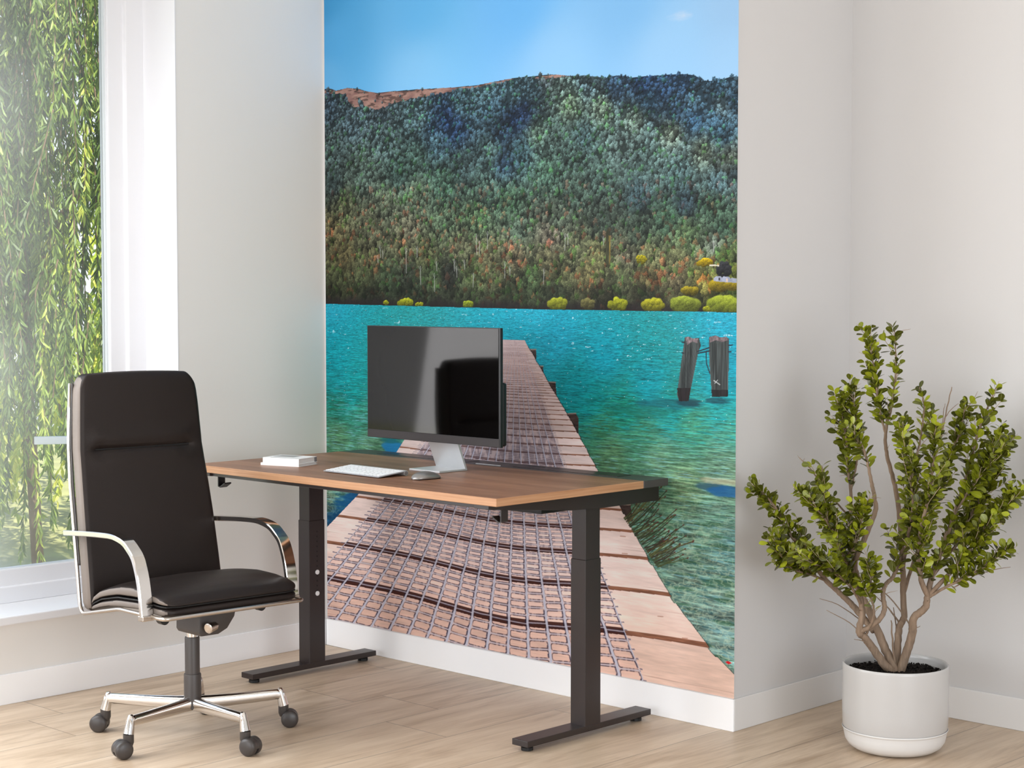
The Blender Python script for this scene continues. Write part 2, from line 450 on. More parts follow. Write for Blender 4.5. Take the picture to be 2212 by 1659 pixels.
IMG[land] = brown[land]

FC = [(700, 230, 62, 84, 100), (760, 262, 74, 98, 108), (720, 330, 66, 86, 86), (820, 250, 76, 98, 108), (830, 300, 74, 98, 100), (900, 260, 78, 108, 116), (940, 300, 60, 90, 100), (962, 262, 34, 58, 96), (985, 282, 34, 58, 92), (940, 285, 42, 68, 96),
      (1000, 225, 70, 106, 120), (1040, 200, 76, 112, 124), (1060, 250, 60, 92, 110), (1085, 285, 44, 70, 96), (1110, 262, 36, 62, 98), (1130, 245, 40, 64, 104), (1150, 200, 66, 98, 112), (1110, 205, 70, 104, 116), (1200, 190, 90, 116, 112), (1180, 172, 84, 100, 108),
      (1160, 290, 82, 108, 96), (1120, 330, 48, 76, 84), (1090, 350, 42, 66, 88), (1060, 330, 70, 98, 98), (1230, 230, 96, 120, 100), (1300, 235, 98, 120, 104), (1370, 260, 92, 114, 104), (1450, 290, 102, 120, 106), (1520, 330, 104, 122, 106), (1575, 350, 104, 120, 108), (1270, 182, 74, 100, 110),
      (1330, 190, 54, 86, 118), (1390, 182, 36, 66, 108), (1430, 190, 44, 76, 116), (1400, 215, 50, 86, 112), (1480, 180, 48, 82, 118), (1550, 190, 56, 92, 118), (1500, 215, 64, 98, 118), (1560, 230, 88, 114, 122), (1580, 220, 54, 86, 112), (1460, 240, 52, 84, 112), (1500, 260, 48, 84, 114), (1560, 290, 54, 90, 112), (1540, 262, 58, 94, 118),
      (1200, 290, 70, 94, 90), (1260, 300, 60, 86, 90), (1240, 340, 64, 90, 84), (1340, 320, 76, 98, 96), (1400, 350, 72, 98, 96), (1470, 380, 62, 88, 90), (1550, 400, 58, 82, 88), (1580, 380, 60, 80, 86), (1300, 390, 62, 86, 80), (1180, 380, 62, 92, 78), (1240, 420, 62, 84, 74), (1380, 430, 50, 72, 78), (1480, 440, 46, 66, 76), (1540, 450, 56, 82, 64), (1440, 480, 60, 92, 72),
      (900, 340, 64, 92, 84), (860, 380, 60, 86, 80), (780, 380, 72, 92, 84), (720, 400, 50, 66, 66), (960, 400, 64, 96, 80), (1000, 360, 62, 86, 88), (1050, 420, 60, 84, 74), (900, 430, 82, 100, 80), (840, 450, 88, 100, 80), (740, 450, 84, 90, 64), (720, 500, 96, 90, 60), (800, 500, 88, 92, 70), (880, 500, 98, 98, 78),
      (960, 480, 72, 92, 70), (1030, 470, 80, 108, 76), (1100, 440, 62, 92, 70), (1120, 500, 78, 98, 82), (1200, 480, 72, 86, 72), (1190, 510, 104, 98, 84), (1300, 480, 60, 76, 66), (1380, 500, 62, 80, 66), (1480, 510, 76, 100, 66), (1560, 500, 62, 92, 74), (1545, 540, 104, 116, 104),
      (740, 560, 82, 76, 48), (800, 560, 86, 86, 58), (870, 540, 92, 94, 66), (920, 560, 82, 86, 56), (990, 540, 96, 98, 72), (1050, 560, 98, 98, 68), (1110, 560, 108, 100, 74), (1180, 570, 96, 94, 66), (1240, 550, 92, 98, 70), (1290, 560, 102, 104, 66), (1350, 560, 96, 96, 76), (1400, 560, 96, 100, 66), (1460, 570, 92, 96, 64), (1560, 560, 90, 112, 56),
      (730, 610, 58, 64, 40), (790, 610, 64, 72, 46), (840, 610, 56, 72, 50), (880, 600, 44, 50, 40), (930, 600, 64, 78, 50), (970, 600, 40, 44, 38), (1020, 600, 76, 88, 52), (1080, 600, 82, 86, 58), (1150, 610, 62, 80, 50), (1210, 600, 80, 84, 54), (1270, 600, 98, 94, 60), (1340, 600, 72, 80, 54), (1400, 610, 94, 86, 54), (1460, 610, 90, 84, 60), (1520, 620, 112, 108, 50), (1580, 610, 100, 110, 40),
      (730, 640, 52, 58, 36), (800, 640, 46, 52, 38), (900, 640, 50, 62, 44), (1000, 640, 58, 68, 46), (1100, 640, 58, 68, 46), (1200, 640, 54, 62, 44), (1300, 640, 60, 62, 44), (1400, 640, 50, 56, 40), (1500, 640, 62, 66, 40), (1580, 640, 76, 84, 40)]
FCP = np.array([on_mural(q[0], q[1]) for q in FC]); FCC = np.array([q[2:5] for q in FC], float)
GRASS = [[on_mural(*p) for p in q] for q in (
    [(690, 196), (715, 194), (750, 191), (775, 193), (800, 199), (850, 197), (940, 191), (1030, 184), (1090, 172), (1112, 168), (1080, 180), (1010, 190), (960, 202), (900, 210), (850, 222), (815, 240), (790, 232), (775, 212), (745, 205), (720, 200), (690, 206)],
    [(745, 200), (770, 208), (778, 232), (762, 232), (748, 216)],
    [(1150, 166), (1175, 162), (1205, 161), (1228, 165), (1200, 169), (1165, 169)])]

def inpoly(X, Z, poly):
    ins = np.zeros(np.shape(X), bool); n = len(poly)
    for i in range(n):
        x0, z0 = poly[i]; x1, z1 = poly[(i + 1) % n]
        if z0 == z1: continue
        c = ((z0 > Z) != (z1 > Z)) & (X < (x1 - x0) * (Z - z0) / (z1 - z0) + x0)
        ins ^= c
    return ins

# dark undergrowth behind crowns
ii_ = (slice(0, NZ, 8), slice(0, NX, 8))
fb = np.zeros(MX[ii_].shape + (3,)); fd = np.zeros(MX[ii_].shape)
for q_c, q_p in zip(FCC, FCP):
    w = 1 / (((MX[ii_] - q_p[0]) ** 2 + (MZ[ii_] - q_p[1]) ** 2) ** 1.6 + 1e-6); fb += w[..., None] * q_c; fd += w
FB = up(fb / fd[..., None], np.arange(NZ) / 8.0, np.arange(NX) / 8.0)
FB *= (.38 + .35 * vnoise(MX, MZ, .008, .008, 6, 3))[..., None]
gm = np.zeros(MX.shape, bool)
for g in GRASS: gm |= inpoly(MX + (vnoise(MX, MZ, .02, .02, 7, 3) - .5) * .02, MZ + (vnoise(MX, MZ, .03, .02, 9, 3) - .5) * .014, g)
fm = land & ~gm; IMG[fm] = FB[fm]
gd = sstep(.52, .68, vnoise(MX, MZ, .030, .007, 10, 3)); IMG[land & gm] = (IMG * (1 - .38 * gd[..., None]))[land & gm]
CREST = [([(1232, 168), (1290, 198), (1340, 226), (1400, 260), (1460, 298), (1520, 345), (1560, 375), (1600, 410)], .40, .14), ([(1488, 196), (1530, 212), (1560, 232), (1600, 262)], .30, .12),
         ([(1215, 200), (1160, 232), (1125, 250), (1092, 268), (1068, 298), (1030, 340), (985, 378)], .34, .12), ([(1190, 240), (1135, 282), (1105, 318), (1080, 348), (1040, 385)], .30, .08),
         ([(1330, 162), (1352, 185), (1375, 205), (1400, 225)], .22, .10), ([(900, 250), (925, 275), (935, 320), (945, 360)], -.22, -.05)]
def crest_gain(x, z):
    g = 1.0
    for pts, dkn, ltn in CREST:
        P = [on_mural(*p) for p in pts]
        for (x0, z0), (x1, z1) in zip(P[:-1], P[1:]):
            t = ((x - x0) * (x1 - x0) + (z - z0) * (z1 - z0)) / ((x1 - x0) ** 2 + (z1 - z0) ** 2)
            if -.05 <= t <= 1.05:
                sd = z - (z0 + (z1 - z0) * t)          # above the crest line
                if sd > 0: g *= 1 - dkn * math.exp(-sd / .035)
                else: g *= 1 + ltn * math.exp(sd / .05)
                break
    return g
n_cr = 15500
cxs = rng.random(n_cr) * (MW + .1) - .05
shore_x = lambda x: np.interp(x, gx, SHORE); ridge_x = lambda x: np.interp(x, gx, ridge)
tt = rng.random(n_cr) ** 1.0                            # 0 at the top of the hill, 1 at the shore
czs = ridge_x(cxs) + (shore_x(cxs) - ridge_x(cxs)) * tt
order = np.argsort(-czs)
cxs, czs, tt = cxs[order], czs[order], tt[order]
ing = np.zeros(n_cr, bool)
for g in GRASS: ing |= inpoly(cxs, czs, g)
jit = vnoise(cxs[None], czs[None], .11, .08, 12, 3)[0]
for i in range(n_cr):
    x, z = cxs[i], czs[i]
    if ing[i] and rng.random() > .05: continue
    t = tt[i]
    sz = (.0074 + .0112 * t ** 1.2) * (.55 + .85 * rng.random() ** 1.5)
    if ing[i]: sz *= .6
    rx = sz * (.95 if t < .45 else .78) * .92; rz = sz * (1.0 + (.55 * t if rng.random() < .7 else .1))
    d2 = ((FCP - (x, z)) ** 2).sum(1); w = 1 / (d2 ** 1.6 + 1e-6)
    c = (w[:, None] * FCC).sum(0) / w.sum()
    br = (.66 + .62 * rng.random() + (jit[i] - .5) * .42) * crest_gain(x, z) * (1.0 if t < .5 else .96)
    c = c * br
    c = c.mean() + (c - c.mean()) * .86
    if t > .45 and rng.random() < .10: c = c * np.array([1.32, .96, .92])
    elif rng.random() < .1: c = c * np.array([.92, 1.12, .86])
    if t > .93: c = c * .74
    i0 = int((x - rx * 1.2) / DX); i1 = int((x + rx * 1.2) / DX) + 2; j0 = int((z - rz * 1.2 - MZ0) / DZ); j1 = int((z + rz * 1.2 - MZ0) / DZ) + 2
    i0, i1, j0, j1 = max(i0, 0), min(i1, NX), max(j0, 0), min(j1, NZ)
    if i1 <= i0 or j1 <= j0: continue
    X = (MX[j0:j1, i0:i1] - x) / rx; Z = (MZ[j0:j1, i0:i1] - z) / rz
    an = np.arctan2(Z, X); ph = rng.random(3) * 6.28
    R = 1 + .13 * np.sin(an * 5 + ph[0]) + .09 * np.sin(an * 9 + ph[1])
    if t > .5: R = R * (1 - .22 * np.clip(Z, 0, 1))
    q = np.sqrt(X * X + Z * Z) / R
    m = sstep(1.05, .82, q)
    pat = rng.random(X.shape)
    lit = .82 + .62 * np.clip(Z * .75 - X * .42, -1, 1) + (pat - .5) * .62
    lit = lit * (1 - .45 * sstep(.5, 1.0, q) * (Z < .2))
    cc = c[None, None] * np.clip(lit, .25, 1.7)[..., None]
    zz = MZ[j0:j1, i0:i1]
    m = m * (zz > SHORE[None, i0:i1] + .002)
    IMG[j0:j1, i0:i1] = IMG[j0:j1, i0:i1] * (1 - m[..., None]) + cc * m[..., None]
# shadow foot of the hill along the shore
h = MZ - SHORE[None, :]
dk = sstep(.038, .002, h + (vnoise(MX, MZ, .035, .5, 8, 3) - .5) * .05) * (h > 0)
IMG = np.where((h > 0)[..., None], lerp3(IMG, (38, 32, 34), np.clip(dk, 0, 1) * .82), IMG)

def sub(x0, x1, z0, z1):
    return slice(max(0, int((z0 - MZ0) / DZ)), max(1, min(NZ, int((z1 - MZ0) / DZ) + 2))), slice(max(0, int(x0 / DX)), max(1, min(NX, int(x1 / DX) + 2)))
def paint_poly(ppx, color, grain=None, amp=0, raw=False):
    P = ppx if raw else [on_mural(*p) for p in ppx]
    xs = [p[0] for p in P]; zs_ = [p[1] for p in P]
    s = sub(min(xs) - .01, max(xs) + .01, min(zs_) - .01, max(zs_) + .01)
    m = inpoly(MX[s], MZ[s], P)
    c = np.ones(MX[s].shape + (3,)) * np.array(color, float)
    if grain: c = c * (1 + (vnoise(MX[s], MZ[s], grain[0], grain[1], 41, 3)[..., None] - .5) * amp)
    A = IMG[s]; A[m] = c[m]
def blob(px, py, rx, ry, color, n=60, seed=1):
    """bright bush: cluster of small leafy clumps; radii in frame pixels"""
    r = np.random.default_rng(seed); x, z = on_mural(px, py); sx = rx / 457; sz_ = ry / 640
    for k in range(n):
        a = r.random() * 6.28; q = r.random() ** .5
        bx, bz = x + math.cos(a) * q * sx * .85, z + math.sin(a) * q * sz_ * .8
        s_ = max(.005, sx * .28) * (.6 + .6 * r.random())
        sl = sub(bx - s_, bx + s_, bz - s_, bz + s_)
        X = (MX[sl] - bx) / s_; Z = (MZ[sl] - bz) / (s_ * .8)
        if X.size == 0: continue
        m = sstep(1.1, .7, np.sqrt(X * X + Z * Z)) * (MZ[sl] > np.interp(bx, gx, SHORE) + .001)
        lit = .78 + .4 * np.clip(Z * .8 - X * .3, -1, 1) + (r.random(X.shape) - .5) * .35
        cc = np.array(color, float) * (.8 + .3 * (bz - z) / max(sz_, 1e-4)) * lit[..., None]
        IMG[sl] = IMG[sl] * (1 - m[..., None]) + cc * m[..., None]
YG = (176, 182, 40)
for k, (a, b, rx, ry, c) in enumerate([(875, 654, 19, 8, YG), (905, 658, 10, 6, YG), (1010, 657, 12, 8, (168, 186, 50)), (833, 654, 7, 6, YG), (1203, 657, 21, 13, (172, 178, 50)), (1270, 657, 15, 13, (128, 124, 74)), (1333, 658, 19, 14, YG), (1410, 659, 21, 13, (186, 184, 44)),
                       (1480, 659, 27, 17, (156, 172, 60)), (1563, 660, 30, 17, (164, 180, 56)), (1385, 560, 10, 11, (196, 186, 30)), (1521, 567, 14, 8, (222, 190, 20)), (1562, 616, 26, 9, (196, 172, 34)), (1490, 628, 16, 7, (176, 160, 40)), (1526, 668, 7, 6, YG)]):
    blob(a, b, rx, ry, c, 26 + int(rx * 2.2), k)
blob(1563, 582, 14, 16, (58, 60, 66), 60, 77)
for q in ([(1540, 601), (1546, 597), (1556, 597), (1560, 603), (1558, 609), (1541, 607)], [(1556, 603), (1562, 597), (1573, 598), (1578, 603), (1577, 610), (1557, 609)], [(1574, 604), (1580, 600), (1590, 602), (1590, 611), (1575, 610)]):
    paint_poly(q, (150, 156, 176), (.01, .01), .3)
paint_poly([(1551, 600), (1554, 600), (1554, 606), (1551, 606)], (60, 60, 66)); paint_poly([(1567, 602), (1571, 602), (1571, 609), (1567, 609)], (210, 184, 170))
paint_poly([(1531, 572), (1552, 572), (1552, 575), (1531, 575)], (214, 208, 190))
def stroke(pts, wpx, color, a=1.0):
    """thin line in frame pixels"""
    for (p, q) in zip(pts[:-1], pts[1:]):
        x0, z0 = on_mural(*p); x1, z1 = on_mural(*q); w = wpx / 600
        s = sub(min(x0, x1) - w * 2, max(x0, x1) + w * 2, min(z0, z1) - w * 2, max(z0, z1) + w * 2)
        X, Z = MX[s], MZ[s]; L2 = (x1 - x0) ** 2 + (z1 - z0) ** 2 + 1e-12
        t = np.clip(((X - x0) * (x1 - x0) + (Z - z0) * (z1 - z0)) / L2, 0, 1)
        d = np.hypot(X - x0 - t * (x1 - x0), Z - z0 - t * (z1 - z0))
        m = sstep(w * .5 + .0011, w * .5 - .0004, d) * a
        IMG[s] = lerp3(IMG[s], color, m)
for a, b, c in [(820, 530, 26), (826, 540, 18), (876, 535, 55), (900, 532, 24), (907, 575, 40), (937, 590, 40), (942, 565, 20), (980, 560, 26), (1028, 505, 45), (1052, 500, 38), (985, 575, 24), (1090, 565, 36), (1100, 575, 20), (1002, 562, 20), (1220, 505, 36), (1226, 505, 24), (1302, 510, 20), (1174, 580, 34), (1022, 590, 30), (815, 552, 16), (1035, 520, 28), (1540, 520, 24)]:
    stroke([(a, b), (a + rng.integers(-1, 2), b + c)], 1.1, (196, 198, 200), .62)
    stroke([(a, b + 8), (a - 4, b)], .8, (180, 182, 180), .4); stroke([(a, b + 12), (a + 4, b + 3)], .8, (180, 182, 180), .4)
paint_poly([(1308, 500), (1313, 492), (1317, 505), (1318, 575), (1312, 580), (1307, 560)], (60, 62, 44), (.006, .02), .8)
paint_poly([(1314, 508), (1318, 512), (1318, 560), (1315, 572)], (118, 104, 54), (.006, .02), .5)

# --- water
wat = MZ <= SHORE[None, :]
wr = slice(0, int((1.33 - MZ0) / DZ))
X, Z = MX[wr], MZ[wr]
WC = [(700, 665, 34, 150, 176), (1150, 680, 38, 160, 186), (1590, 682, 44, 160, 190), (700, 720, 16, 140, 158), (1200, 720, 26, 148, 174), (1590, 720, 34, 150, 178), (720, 770, 8, 138, 150), (1300, 770, 16, 140, 160), (1590, 780, 24, 142, 166), (1130, 740, 22, 148, 170),
      (730, 830, 14, 132, 138), (760, 850, 10, 138, 140), (730, 880, 24, 118, 104), (780, 900, 50, 130, 110), (730, 940, 84, 138, 102), (800, 960, 98, 150, 118), (1250, 830, 12, 134, 142), (1400, 830, 14, 130, 142), (1560, 840, 22, 138, 156), (1280, 870, 10, 126, 124), (1350, 890, 20, 122, 104), (1450, 880, 24, 124, 118), (1560, 880, 36, 142, 140),
      (1300, 920, 54, 122, 90), (1380, 940, 60, 126, 98), (1500, 920, 62, 136, 110), (1580, 930, 70, 144, 124), (1320, 980, 84, 126, 88), (1420, 1000, 98, 140, 110), (1560, 1000, 104, 146, 122), (1480, 1050, 110, 140, 104), (1580, 1030, 120, 156, 130), (1430, 1090, 96, 138, 110), (1540, 1110, 112, 156, 138),
      (1500, 1180, 112, 150, 130), (1580, 1200, 104, 150, 146), (1560, 1260, 124, 158, 144), (1500, 1250, 120, 154, 140), (1560, 1340, 130, 164, 158), (1580, 1420, 120, 154, 150), (1540, 1400, 118, 150, 144), (730, 1060, 100, 150, 130), (712, 1080, 124, 150, 124), (760, 1080, 26, 96, 132), (720, 1120, 10, 70, 118)]
sm = (slice(0, X.shape[0], 10), slice(0, NX, 10))
WB = up(idw(WC, X[sm], Z[sm], 3.4), np.arange(X.shape[0]) / 10.0, np.arange(NX) / 10.0)
dep = np.clip((1.30 - Z) / 1.2, 0, 1)                       # 0 far, 1 near
yy = np.log(1.36 - Z + .02) * 1.0                            # perspective-like vertical coordinate
pers = 1 / (1.38 - Z)
st1 = vnoise(X * pers * 9, Z * pers * 60 + X * 1.2, 1.0, 1.0, 21, 4, .6)
st2 = vnoise(X * pers * 26, Z * pers * 170 + X * 3, 1.0, 1.0, 22, 3, .6)
WB = WB * (1 + (st1[..., None] - .5) * (.75 + .75 * dep[..., None]) + (st2[..., None] - .5) * (.5 + .5 * dep[..., None]))
WB = WB * (1 - .13 * sstep(.3, .5, dep))[..., None]
sh = sstep(.28, .42, dep)                                    # shallow zone
left_sh = sstep(.22, .30, dep) * (X < .6)
shal = np.maximum(sh, left_sh)
# sky glints on ripples
gl = sstep(.60, .72, vnoise(X * pers * 12, Z * pers * 85 + X * 2, 1, 1, 23, 3, .55))
WB = lerp3(WB, (122, 186, 206), gl * (.16 + .38 * shal) * (1 - .3 * dep))
gl2 = sstep(.56, .70, vnoise(X * pers * 11, Z * pers * 70 + X * 1.6, 1, 1, 25, 3, .55))
WB = lerp3(WB, (20, 176, 196), gl2 * (1 - shal) * .55)
dk2 = sstep(.56, .72, vnoise(X * pers * 10, Z * pers * 60 - X, 1, 1, 26, 3, .55))
WB = lerp3(WB, (44, 84, 58), dk2 * shal * .62)
dk3 = sstep(.60, .72, vnoise(X * pers * 30, Z * pers * 110, 1, 1, 29, 3, .55)); WB = lerp3(WB, (50, 96, 104), dk3 * sstep(.4, .7, dep) * .55)
# caustic net in the shallows
wx = X + .02 * (vnoise(X, Z, .05, .03, 27, 2) - .5); wz = Z + .012 * (vnoise(X, Z, .04, .02, 28, 2) - .5)
def ridged(a, b, seed): return 1 - np.abs(vnoise(wx, wz, a, b, seed, 2, .45) * 2 - 1) * 3.2
ca = np.maximum(ridged(.030, .014, 31), ridged(.020, .010, 32))
WB = lerp3(WB, (200, 212, 180), np.clip(ca - .55, 0, 1) * 1.5 * sstep(.30, .75, dep) * (.45 + .4 * vnoise(X, Z, .1, .06, 33, 2)))
# dark shadow patches
def dark_patch(px, py, rx, ry, col, a, seed):
    global WB
    x, z = on_mural(px, py)
    d = ((X - x) / (rx / 457)) ** 2 + ((Z - z) / (ry / 640)) ** 2
    m = sstep(1.2, .4, d + (vnoise(X, Z, .05, .012, seed, 3) - .5) * 1.6) * a
    WB = lerp3(WB, col, m)
dark_patch(1535, 1050, 34, 9, (44, 78, 92), .85, 50); dark_patch(1570, 1062, 36, 12, (24, 84, 140), .8, 51); dark_patch(1560, 1040, 40, 8, (196, 180, 150), .5, 57)
dark_patch(850, 966, 28, 18, (24, 110, 168), .85, 52); dark_patch(845, 950, 26, 9, (26, 96, 100), .8, 53)
dark_patch(775, 1095, 70, 44, (14, 78, 128), .85, 54); dark_patch(735, 1130, 40, 30, (10, 60, 96), .8, 55)
dark_patch(1440, 872, 70, 12, (20, 84, 96), .6, 56); dark_patch(1380, 888, 60, 14, (24, 104, 92), .5, 58); dark_patch(1486, 870, 26, 9, (26, 52, 66), .7, 59); dark_patch(1550, 866, 26, 6, (26, 52, 66), .6, 60)
spk = rng.random(X.shape); WB[(spk > .9988 + .0009 * dep) & (dep < .3)] = (222, 240, 244)
spn = (vnoise(X * 46, Z * 150, 1, 1, 61, 1) > .93) & (dep < .14) & (rng.random(X.shape) > .45)
WB[spn] = (170, 220, 232)
sp2 = (rng.random(X.shape) > .9965) & (dep > .75); WB[sp2] = WB[sp2] * .45 + np.array((150, 120, 60)) * .45
A = IMG[wr]; mm = wat[wr]; A[mm] = np.clip(WB[mm], 0, 255)

# --- jetty
ZH = 1.253
RZ = [.10, .172, .234, .377, .489, .657, .778, .939, .999, 1.112, 1.189]; RX_ = [2.02, 1.935, 1.846, 1.689, 1.594, 1.467, 1.363, 1.244, 1.192, 1.102, 1.042]
LZ = [.10, .451, .604, .768, .815, 1.189]; LX = [-.45, -.003, .196, .397, .438, .905]
NRZ = [.109, .45, .776, 1.189]; NRX = [1.569, 1.384, 1.221, 1.030]
NLZ = [-.2, .31, .379, .607, 1.189]; NLX = [-.62, -.002, .078, .343, .930]
# silhouettes of timbers poking out beside the deck
for q in ([(1140, 755), (1157, 755), (1158, 776), (1150, 776)], [(1160, 791), (1172, 791), (1174, 813), (1166, 813)], [(1178, 825), (1199, 826), (1202, 859), (1190, 859)], [(1215, 894), (1243, 893), (1249, 904), (1249, 944), (1236, 944)], [(1330, 1090), (1361, 1090), (1366, 1126), (1346, 1128)]):
    paint_poly(q, (62, 50, 48), (.02, .004), .9)
    (a, b), (c_, d_) = q[0], q[1]; stroke([(a + 4, b), (c_, d_)], 2.2, (150, 132, 124), .9)
Xr = np.interp(Z, RZ, RX_) + (vnoise(Z * 0 + 1, Z, 1, .02, 70, 2) - .5) * .006; Xl = np.interp(Z, LZ, LX); Nr = np.interp(Z, NRZ, NRX); Nl = np.interp(Z, NLZ, NLX)
sag = .034 * np.exp(-((X - .95) / .42) ** 2) * np.clip((ZH - Z) / .87, 0, 1.2)
d = 1 / np.maximum(ZH - Z - sag, .02)
pl = (d - .995) / .1652; fpl = pl - np.floor(pl); ipl = np.floor(pl)
# board end staggering on the right edge
Xr = Xr + np.where(fpl > .85, -.004, .004) * np.clip(1.2 - Z, 0, 1)
deck = (X > Xl) & (X < Xr) & (Z < 1.189)
pixd = d * d * DZ                                            # size of a canvas row in d
gw = .0125 * np.clip((ZH - Z) / .87, .0, 1.3) ** 1.5 * d * d         # gap width in d
g = fpl * .1652
rnd = np.random.default_rng(5).random(400)
bid = rnd[(ipl.astype(int) % 400)]
n1 = vnoise(X * 7, Z * 60, 1, 1, 80, 4); n2 = vnoise(X * 22, Z * 260, 1, 1, 81, 3)
wood = np.stack([228 + 0 * X, 206 + 0 * X, 200 + 0 * X], -1)
warm = sstep(.50, .12, Z)[..., None]
wood = wood * (1 - warm * .55) + np.array((222, 178, 152)) * warm * .55
far = sstep(.7, 1.15, Z)[..., None]
wood = wood * (1 - far) + np.array((206, 184, 182)) * far
wood = wood * (.93 + .09 * bid[..., None]) * (1 + (n1[..., None] - .5) * .16 + (n2[..., None] - .5) * .10)
light = np.exp(-((X - 1.35 - (Z - .4) * -.2) / .35) ** 2)[..., None]
wood = wood * (1 + .04 * light)
gapm = np.clip((gw - g) / np.maximum(pixd, 1e-6) + .5, 0, 1) * np.clip(gw / np.maximum(pixd, 1e-6), 0, 1)
gcol = np.array((132, 88, 68.)) * (.75 + .5 * n2[..., None])
out = wood * (1 - gapm[..., None]) + gcol * gapm[..., None]
crk = sstep(.80, .88, vnoise(X * 3, Z * 240, 1, 1, 82, 2)) * .35
out = lerp3(out, (150, 110, 96), crk * (Z < .8))
# net over the middle of the deck
innet = (X > Nl) & (X < Nr)
wob = (vnoise(X, Z, .12, .05, 83, 2) - .5)
s_ = (X - Nl) / np.maximum(Nr - Nl, 1e-4) * 18 + wob * .10
colw = (Nr - Nl) / 18
u_ = (s_ - np.round(s_)) * colw                              # signed metres from the nearest long string
q_ = (d - .995) / .02753 + wob * .25 + .12 * np.sin(np.round(s_ - .5) * 2.3)
fq = q_ - np.floor(q_)
cell = .02753 / np.maximum(d * d, 1e-6)                       # metres between cross strings
v_ = (fq - .5) * cell
sc_n = np.clip((ZH - Z) / .95, .12, 1.15)
wl = .0062 * sc_n; wc = .0031 * sc_n
# rounded opening of each mesh, measured from the cell centre
hx = colw / 2 - wl; hz = cell / 2 - wc; rc = np.minimum(hz, hx) * .75
cxm = colw / 2 - np.abs(u_); czm = cell / 2 - np.abs(v_)
qx = np.maximum(cxm - (hx - rc), 0); qz = np.maximum(czm - (hz - rc), 0)
dist = rc - np.hypot(qx, qz)                                 # >0 inside the opening
right = (u_ < 0)                                              # pixels just left of a string = right side of an opening
soft = DZ * .8
inside = np.clip(dist / soft + .5, 0, 1)
nz1 = vnoise(X, Z, .012, .007, 84, 2); nz2 = vnoise(X, Z, .010, .02, 85, 2)
band_r = np.clip(1 - np.abs(np.abs(u_) - wl * 1.25) / (wl * .75), 0, 1) * right * sstep(.25, .6, nz1)
edge = np.clip(1 - np.abs(dist) / (wc * .9), 0, 1) * (.35 + .65 * sstep(.3, .6, nz2))
fade = np.clip(cell / (DZ * 5.0), .12, 1)
netd = out * np.array((1.0, .975, .975))
gapn = np.clip((gw * 1.5 - g) / np.maximum(pixd, 1e-6) + .5, 0, 1) * np.clip(gw / np.maximum(pixd, 1e-6), 0, 1)
netd = lerp3(netd, (58, 26, 20), gapn * np.clip(cell / .012, 0, 1) * .92)
netd = lerp3(netd, (48, 36, 50), np.clip(edge * .95 * np.clip(fade * 1.3, 0, 1), 0, 1))
netd = lerp3(netd, (24, 24, 52), np.clip(band_r * (.35 + .6 * fade), 0, 1) * .9)
strg = np.clip((wl * .78 - np.abs(u_)) / (DX * .8) + .5, 0, 1)
strc = np.clip((wc * .62 - np.abs(v_)) / (DZ * .8) + .5, 0, 1) * fade
netd = lerp3(netd, (190, 184, 196), strc * .72)
netd = lerp3(netd, (184, 184, 200), strg * .92)
cs = np.abs(u_); cz_ = np.abs(v_)
out = np.where(innet[..., None], netd, out)
# frayed ends of the net
fr = ((np.abs(X - Nr - .006) < .007) | (np.abs(X - Nl + .012) < .014)) & (cz_ < wc * .7)
out = lerp3(out, (110, 100, 116), fr * .75 * np.clip(cell / .01, 0, 1))
A = IMG[wr]; A[deck] = np.clip(out[deck], 0, 255)
# shaded thin edge on the right side of the deck
ed = (X > Xr) & (X < Xr + .004) & (Z < 1.17); A[ed] = A[ed] * .55
for a, b in ((1346, 1158), (1427, 1331), (1480, 1378), (1395, 1275), (1350, 1195)):
    stroke([(a - 7, b), (a + 4, b + 1)], 1.6, (160, 110, 90), .6)

# --- pilings and wire
P1 = [(1478, 729), (1486, 727), (1495, 731), (1509, 730), (1513, 746), (1507, 763), (1488, 856), (1487, 866), (1466, 867), (1461, 852), (1473, 764)]
P2 = [(1530, 728), (1545, 725), (1556, 729), (1568, 727), (1574, 733), (1573, 790), (1571, 857), (1537, 857), (1532, 800), (1530, 750)]
for P in (P1, P2):
    paint_poly(P, (66, 72, 72), (.004, .09), 1.1)
paint_poly([(1461, 838), (1491, 838), (1487, 866), (1466, 867)], (38, 34, 36), (.004, .05), .6); paint_poly([(1535, 842), (1572, 842), (1571, 857), (1537, 857)], (36, 34, 36), (.004, .05), .6)
paint_poly([(1479, 729), (1486, 727), (1495, 731), (1507, 731), (1505, 742), (1495, 737), (1484, 745)], (122, 108, 112), (.004, .01), .8)
paint_poly([(1531, 728), (1545, 725), (1556, 729), (1568, 727), (1573, 734), (1560, 739), (1545, 735), (1533, 740)], (116, 102, 106), (.004, .01), .8)
for k in range(9): stroke([(1480 + k * 3.2, 742), (1470 + k * 2.4, 845)], .7, (34, 38, 40), .5); stroke([(1533 + k * 4.6, 742), (1539 + k * 3.6, 845)], .7, (34, 38, 40), .5)
for p in ([(1506, 759), (1531, 751)], [(1507, 763), (1532, 758)], [(1524, 760), (1525, 785), (1532, 806)], [(1573, 746), (1581, 745)], [(1472, 762), (1476, 763)], [(1472, 739), (1478, 740)], [(1572, 760), (1578, 760)]):
    stroke(p, 1.8, (40, 40, 52))
stroke([(1541, 822), (1554, 831)], 1.2, (200, 204, 206), .9); stroke([(1543, 828), (1549, 821)], 1.0, (200, 204, 206), .8)

